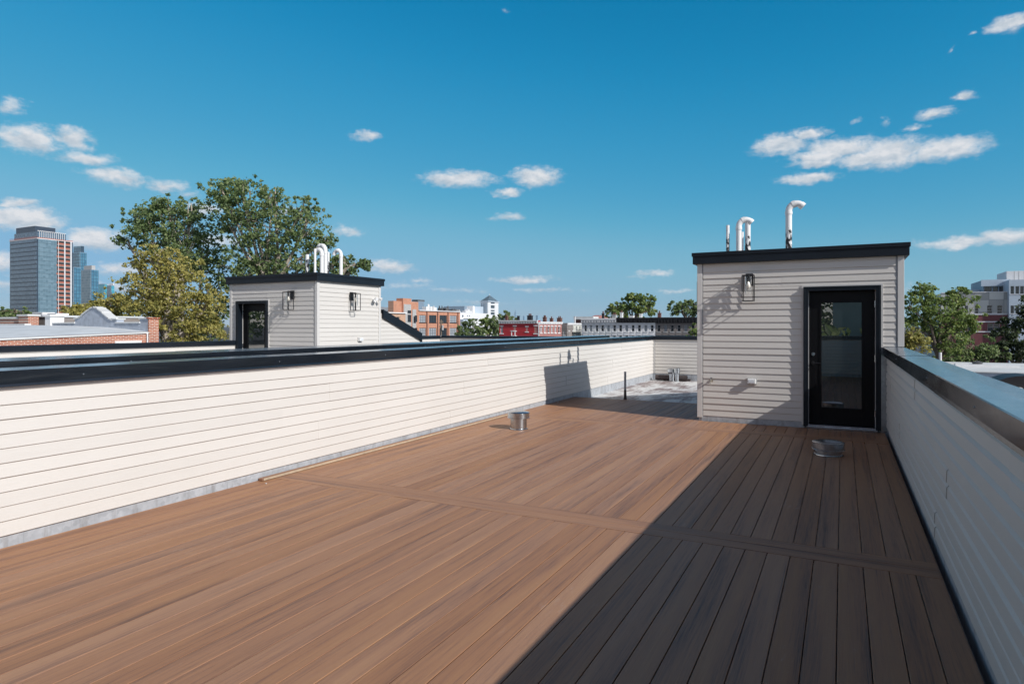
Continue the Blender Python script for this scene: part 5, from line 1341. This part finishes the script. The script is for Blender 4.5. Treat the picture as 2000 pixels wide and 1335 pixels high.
t, f, u0, u1, zt = block('upper_storey', 'blue grey set back storey with dark ribbon windows above the chequered building', 'building', 'Y', RY + 4, 1920, 1970.6, 546, 15, M['bluemetal'],
    [(1922.3, 1937.8, 559, 569.5), (1939.2, 1950.2, 559, 569.5), (1951.4, 1967.0, 559, 569.5)], M['bluewhite'], M['roofgrey'], None, rows=1, parapet=0.3, zbot=zat(1940, 572, 'Y', RY + 4), rev=0.3)
mb = MB(); fbox(mb, f, u0 - .4, u1 + .2, -0.5, -0.01, zat(1940, 558.5, 'Y', RY + 4), zt); mb.build('fascia_band', M['bluewhite'], t)
t, f, u0, u1, zt = block('plant_room', 'white panelled plant room on top at the right edge', 'plant room', 'Y', RY + 6, 1966, 2040, 528.4, 10, M['paleconc'], (), None, M['roofgrey'], parapet=0.1, zbot=zat(1990, 546, 'Y', RY + 6))
mb = MB()
for px in (1981, 1990, 2001): u = uat(px, 'Y', RY + 6); fbox(mb, f, u - .05, u + .05, -0.02, -0.003, zat(1990, 546, 'Y', RY + 6), zt - 0.05)
mb.build('panel_joint', M['concrete'], t)
t = wallpiece('low_penthouse', 'low grey penthouse left of the set back storey', 'penthouse', 1880, 1916.5, 565.3, 572, RY + 8, 'bluewhite', 8, None, 9.0)
# white flat roof just beyond the right parapet
z1 = -0.93
a = onY(1885, 724, 43); 
t = thing('flat_roof_house', 'low house with broad white flat roof beyond the right parapet', 'house', (30, 48, GZ))
mb = MB(); mb.box(5.7, 60, 43.3, 53.3, GZ, z1 - 0.3); mb.build('wall', M['brownstone'], t)
mb = MB(); mb.box(5.6, 60.5, 43.0, 53.6, z1 - 0.06, z1); mb.build('roof', M['roofwhite'], t)
mb = MB(); mb.box(5.65, 60.3, 43.1, 43.28, z1 - 0.30, z1 - 0.06); mb.build('fascia', M['bluewhite'], t)
mb = MB()
for k in range(14): mb.box(5.7, 60, 43.28 - 0.02 - 0.01 * (k % 2), 43.30, z1 - 0.55 - k * .22, z1 - 0.34 - k * .22)
mb.build('shingle_wall', M['brownstone'], t)
v = onY(1926, 712, 48); mb = MB(); mb.box(v.x - 1.6, v.x + 1.6, 47.6, 48.2, z1, z1 + 0.16); tag(mb.build('skylight_curb', M['white']), 'low white curb lying on the white flat roof', 'skylight')
v = onY(1909, 712, 48); mb = MB(); mb.lathe((v.x, 48, z1), [(0.28, 0), (0.26, 0.22), (0.3, 0.26), (0.1, 0.34)], 12); tag(mb.build('roof_cowl', M['roofdark']), 'dark round cowl on the white flat roof', 'roof cowl')
# dark barrel awning with white slats beyond the right cap
c = onY(2004, 752, 30); t = thing('barrel_awning', 'black rounded awning just visible over the right cap', 'awning', tuple(c))
mb = MB(); pr = [(c.x - 1.5 * math.cos(math.pi * k / 16), c.z - 0.9 + 1.25 * math.sin(math.pi * k / 16)) for k in range(17)]; mb.prism(pr, 'y', 30, 31.6); mb.build('canopy', M['cornice_dark'], t)
mb = MB(); mb.box(c.x - 1.5, c.x + 1.5, 30.0, 31.6, GZ, c.z - 0.9); mb.build('porch_wall', M['brownstone'], t)
mb = MB()
for k in range(5): mb.box(c.x - .5 + k * .22, c.x - .38 + k * .22, 29.7, 29.95, c.z - .1 - k * .06, c.z - .02 - k * .06)
mb.build('slats', M['white'], t)
v = onY(1836.5, 700, 30); mb = MB(); mb.tube([(v.x, 30, GZ), (v.x, 30, onY(1836.5, 688, 30).z)], 0.05, 10); tag(mb.build('white_post', M['white'], smooth=True), 'slim white post in front of the tree trunk right of the bulkhead', 'post')
# things behind the camera that the door glass shows
t = thing('bulkhead_block', 'pale rendered block behind the viewer', 'building', (3, -14, 0)); mb = MB(); mb.box(-0.4, 5, -16, -12, GZ, 4.4); mb.build('wall', M['cream'], t); mb = MB(); mb.box(-0.5, 5.1, -16.1, -11.9, 4.4, 4.6); mb.build('roof', M['white'], t)

# ------------------------------------------------------------------ trees
def leaves(name, mat, parent, centers, rads, counts, size, seed):
    r = np.random.default_rng(seed)
    P_ = []
    for c, rad, n in zip(centers, rads, counts):
        d = r.normal(size=(n, 3)); d /= np.linalg.norm(d, axis=1)[:, None] + 1e-9
        q = r.random(n) ** 0.5
        P_.append(np.array(c) + d * (q * rad)[:, None] * np.array([1, 1, .75]))
    P_ = np.concatenate(P_); n = len(P_)
    nrm = r.normal(size=(n, 3)) * 0.8 + np.array([0.75, -0.45, 0.5]); nrm /= np.linalg.norm(nrm, axis=1)[:, None]
    a = np.cross(nrm, r.normal(size=(n, 3))); a /= np.linalg.norm(a, axis=1)[:, None]
    b = np.cross(nrm, a)
    s = size * (0.6 + 0.8 * r.random(n))[:, None]
    fold = nrm * s * 0.18
    v0 = P_ - a * s * .62; v1 = P_ - b * s * .42 + fold; v2 = P_ + a * s * .62; v3 = P_ + b * s * .42 + fold
    V = np.stack([v0, v1, v2, v3], 1).reshape(-1, 3) - np.array(ORG.get(parent.name, (0, 0, 0)))
    me = bpy.data.meshes.new(name)
    me.vertices.add(4 * n); me.vertices.foreach_set('co', V.astype(np.float32).ravel())
    idx = (np.arange(n)[:, None] * 4 + np.array([0, 1, 2, 0, 2, 3])[None]).astype(np.int32).ravel()
    me.loops.add(6 * n); me.loops.foreach_set('vertex_index', idx)
    me.polygons.add(2 * n); me.polygons.foreach_set('loop_start', np.arange(2 * n, dtype=np.int32) * 3); me.polygons.foreach_set('loop_total', np.full(2 * n, 3, np.int32))
    me.materials.append(mat); me.update(); me.validate()
    ob = bpy.data.objects.new(name, me); COL.objects.link(ob); ob.parent = parent
    return ob
def tree(label, base, blobs, D, mat, bark='bark', leaf=0.2, dens=1.0, seed=1, clump=0.75, trunk=0.32, name='tree', group=None, gap=0.0):
    """base: pixel column of the trunk; blobs: (px, py, rx, ry) masses of the crown, in the photograph's pixels, turned into metres at D"""
    r = random.Random(seed); k = D / F_PX
    b0 = atD(base, HY, D); b0.z = GZ
    t = thing(name, label, 'tree', tuple(b0), group)
    R3 = Vector((CS, SN, 0)); F3 = Vector((-SN, CS, 0))
    cs, rs, ns, bc = [], [], [], []
    for (px, py, rx, ry) in blobs:
        c = atD(px, py, D) + F3 * r.uniform(-.25, .25) * rx * k
        wx, wz = rx * k, ry * k; wd = (wx + wz) / 2 * 0.9
        bc.append((c, wx, wz))
        area = rx * ry * math.pi
        nl = int(dens * 3.6 * area / ((leaf / k) ** 2 * 0.5))
        ncl = max(5, int(wx * wz * wd * 4.2 / clump ** 3 * 0.34))
        per = max(8, nl // ncl)
        for i in range(ncl):
            while True:
                x, y, z = r.uniform(-1, 1), r.uniform(-1, 1), r.uniform(-1, 1); q = x * x + y * y + z * z
                if q < 1 and q > 0.12 * r.random(): break
            p = c + R3 * x * wx * .95 + F3 * y * wd * .95 + Vector((0, 0, z * wz * .95))
            rad = clump * r.uniform(0.5, 1.15)
            cs.append(p); rs.append(rad); ns.append(int(per * r.uniform(.6, 1.4)))
    # loose sprays that break the outline
    for (c, wx, wz) in bc:
        for i in range(10):
            a = r.uniform(0, 2 * math.pi); p = c + R3 * math.cos(a) * wx * r.uniform(1.0, 1.16) + Vector((0, 0, math.sin(a) * wz * r.uniform(1.0, 1.16))) + F3 * r.uniform(-.4, .4) * wx
            cs.append(p); rs.append(clump * r.uniform(.25, .5)); ns.append(int(max(8, 26 * dens * r.uniform(.5, 1.3))))
    leaves('crown', mat, t, cs, rs, ns, leaf, seed)
    # trunk, limbs and branches
    mb = MB()
    low = min(c.z - wz for c, wx, wz in bc)
    mid = sum((c for c, _, _ in bc), Vector()) / len(bc)
    fork = Vector((b0.x * .7 + mid.x * .3, b0.y * .7 + mid.y * .3, low - 0.2 if low > GZ + 3 else GZ + 4))
    mb.tube([b0, b0.lerp(fork, .5) + Vector((.15, 0, 0)), fork], [trunk, trunk * .85, trunk * .72], 10)
    mb.build('trunk', M[bark], t, smooth=True)
    mb = MB()
    for (c, wx, wz) in bc:
        m_ = fork.lerp(c, .5) + Vector((r.uniform(-.5, .5), r.uniform(-.5, .5), r.uniform(-.2, .6)))
        mb.tube([fork, m_, c, c + Vector((r.uniform(-.4, .4), 0, wz * .8))], [trunk * .55, trunk * .36, trunk * .2, trunk * .05], 7)
        for i in range(8):
            p = c.lerp(m_, r.random() * .8); q = c + R3 * r.uniform(-1, 1) * wx * .9 + F3 * r.uniform(-1, 1) * wx * .6 + Vector((0, 0, r.uniform(-.5, .95) * wz))
            mb.tube([p, p.lerp(q, .5) + Vector((0, 0, .15)), q], [trunk * .15, trunk * .09, trunk * .03], 5)
    mb.build('branches', M[bark], t, smooth=True)
    return t
tree('big green tree with airy crown right behind the left bulkhead', 528, [(480, 400, 78, 48), (530, 440, 80, 52), (600, 445, 46, 42), (610, 500, 42, 42), (500, 500, 70, 44), (560, 520, 66, 40), (440, 380, 40, 30), (462, 365, 30, 18), (595, 405, 26, 20), (540, 385, 36, 22), (475, 540, 45, 30), (640, 470, 16, 14), (440, 430, 30, 30)], 50, M['leaf_green'], 'palebark', 0.175, 0.50, 3, 0.50)
tree('green tree with pointed crown left of the biggest one', 360, [(320, 420, 60, 32), (300, 455, 56, 34), (365, 450, 50, 48), (350, 500, 70, 40), (395, 500, 40, 50), (330, 400, 34, 18), (270, 430, 28, 22), (250, 472, 22, 12), (375, 410, 20, 20), (425, 560, 30, 60), (410, 620, 36, 50)], 52, M['leaf_green'], 'palebark', 0.175, 0.55, 4, 0.50)
tree('yellowing tree in front of the green ones, left of the left bulkhead', 335, [(330, 530, 62, 38), (290, 560, 50, 42), (350, 580, 72, 48), (280, 610, 52, 40), (340, 640, 70, 36), (400, 600, 40, 50), (310, 500, 40, 18), (262, 512, 22, 9), (395, 650, 44, 26), (250, 640, 36, 22)], 40, M['leaf_yellow'], 'palebark', 0.13, 0.62, 5, 0.40)
tree('low yellow green tree behind the grey gable', 180, [(165, 605, 40, 16), (215, 592, 30, 26), (190, 618, 60, 20), (235, 608, 34, 30), (140, 612, 22, 14)], 44, M['leaf_yellow'], 'bark', 0.13, 0.85, 6, 0.38)
tree('branch of the green trees reaching right of the left bulkhead', 660, [(650, 520, 26, 22), (690, 522, 30, 14), (672, 508, 18, 10), (712, 515, 8, 6)], 49, M['leaf_green'], 'palebark', 0.19, 0.7, 8, 0.45)
tree('small dark green bush tree at the left edge under the tower', 30, [(30, 612, 30, 12), (14, 616, 16, 9), (46, 616, 16, 8)], 46, M['leaf_green'], 'bark', 0.13, 1.1, 9, 0.35)
tree('rounded green tree above the pale and black corniced terrace', 1235, [(1250, 592, 26, 18), (1232, 602, 30, 18), (1205, 606, 20, 14), (1262, 608, 16, 14), (1240, 582, 16, 8), (1272, 588, 6, 8), (1196, 612, 14, 8)], 112, M['leaf_mid'], 'bark', 0.34, 0.9, 10, 0.85)
tree('dark green tree rising behind the brownstone terrace beside the right bulkhead', 1340, [(1328, 598, 20, 10), (1345, 602, 20, 15), (1316, 606, 10, 8), (1355, 596, 12, 9), (1372, 606, 20, 16)], 108, M['leaf_green'], 'bark', 0.33, 1.0, 11, 0.8)
tree('small yellow green tree in front of the brownstone terrace', 1356, [(1357, 645, 9, 11), (1352, 656, 9, 8)], 80, M['leaf_mid'], 'bark', 0.2, 1.2, 12, 0.35)
tree('green street tree right of the loft building', 915, [(910, 645, 14, 14), (925, 640, 16, 15), (900, 650, 9, 10)], 150, M['leaf_green'], 'bark', 0.42, 1.0, 13, 0.9)
tree('pale blossoming tree left of the red house', 952, [(952, 632, 13, 14), (946, 645, 14, 12), (962, 640, 12, 16)], 150, M['leaf_mid'], 'bark', 0.42, 1.0, 14, 0.9)
tree('dark street tree beside the red house wall', 968, [(966, 628, 10, 10), (972, 645, 9, 16), (935, 650, 12, 8)], 140, M['leaf_green'], 'bark', 0.40, 1.1, 15, 0.9)
tree('small round tree above the left end of the red house', 985, [(985, 618, 10, 9), (992, 622, 9, 6), (1000, 624, 8, 4)], 260, M['leaf_green'], 'bark', 0.7, 1.2, 16, 1.4)
tree('tall green tree with dark limbs right of the right bulkhead', 1832, [(1800, 590, 34, 26), (1830, 610, 46, 34), (1880, 590, 28, 26), (1890, 620, 26, 26), (1850, 640, 44, 28), (1790, 640, 26, 30), (1805, 563, 22, 12), (1775, 600, 14, 24), (1860, 670, 40, 24), (1872, 575, 14, 12)], 47.5, M['leaf_mid'], 'bark', 0.15, 0.72, 17, 0.45, 0.22)
tree('yellow flowering shrub like tree low beside the right bulkhead', 1785, [(1778, 655, 14, 14), (1795, 672, 24, 18), (1775, 684, 14, 12)], 36, M['leaf_yellow'], 'bark', 0.13, 0.9, 18, 0.4)
tree('dark shaded tree rising at the right edge', 1990, [(1985, 640, 26, 34), (1960, 670, 30, 26), (2010, 620, 24, 40), (1990, 690, 40, 22), (1940, 690, 26, 16)], 58, M['leaf_shaded'], 'bark', 0.2, 1.0, 19, 0.65)
tree('low green tree behind the white flat roof', 1900, [(1905, 672, 30, 22), (1925, 690, 34, 16), (1880, 692, 30, 16), (1850, 696, 26, 14)], 57, M['leaf_green'], 'bark', 0.2, 1.0, 20, 0.6)
for i, (x, y, sx, z0, z1, lab) in enumerate(((2, -8.5, 6, -6, 1.3, 'dark clipped tree row behind the viewer, nearest'), (-36, -10, 10, -5, 7, 'green tree behind the viewer on the far left'),
        (-10, -16, 6, -4, 8, 'tall green tree behind the viewer on the left'), (9, -20, 6, -4, 9, 'tall green tree far behind the viewer'), (0, -26, 5, -4, 8, 'tree behind the pale block'))):
    t_ = thing('tree', lab, 'tree', (x, y, GZ)); rr = random.Random(i)
    cs = [Vector((x + rr.uniform(-sx, sx), y + rr.uniform(-2.5, 2.5), rr.uniform(z0, z1))) for _ in range(150)]
    leaves('crown', M['leaf_green'], t_, cs, [1.1] * 150, [50] * 150, 0.35, 40 + i)
    mb = MB(); mb.tube([(x, y, GZ), (x, y, z0 + 2)], [.35, .25], 8); mb.build('trunk', M['bark'], t_)

# ------------------------------------------------------------------ the air between here and the skyline
m = bpy.data.materials.new('haze_air'); m.use_nodes = True; t = m.node_tree; t.nodes.clear()
o_ = N(t, 'ShaderNodeOutputMaterial'); v_ = N(t, 'ShaderNodeVolumePrincipled')
v_.inputs['Color'].default_value = (0.80, 0.90, 1.0, 1); v_.inputs['Density'].default_value = 0.00004; v_.inputs['Anisotropy'].default_value = 0.0
L(t, v_.outputs[0], o_.inputs['Volume'])
mb = MB(); mb.box(-9100, 9100, -9100, 9100, GZ - 1, 210)
hz = mb.build('haze', m); hz['kind'] = 'stuff'
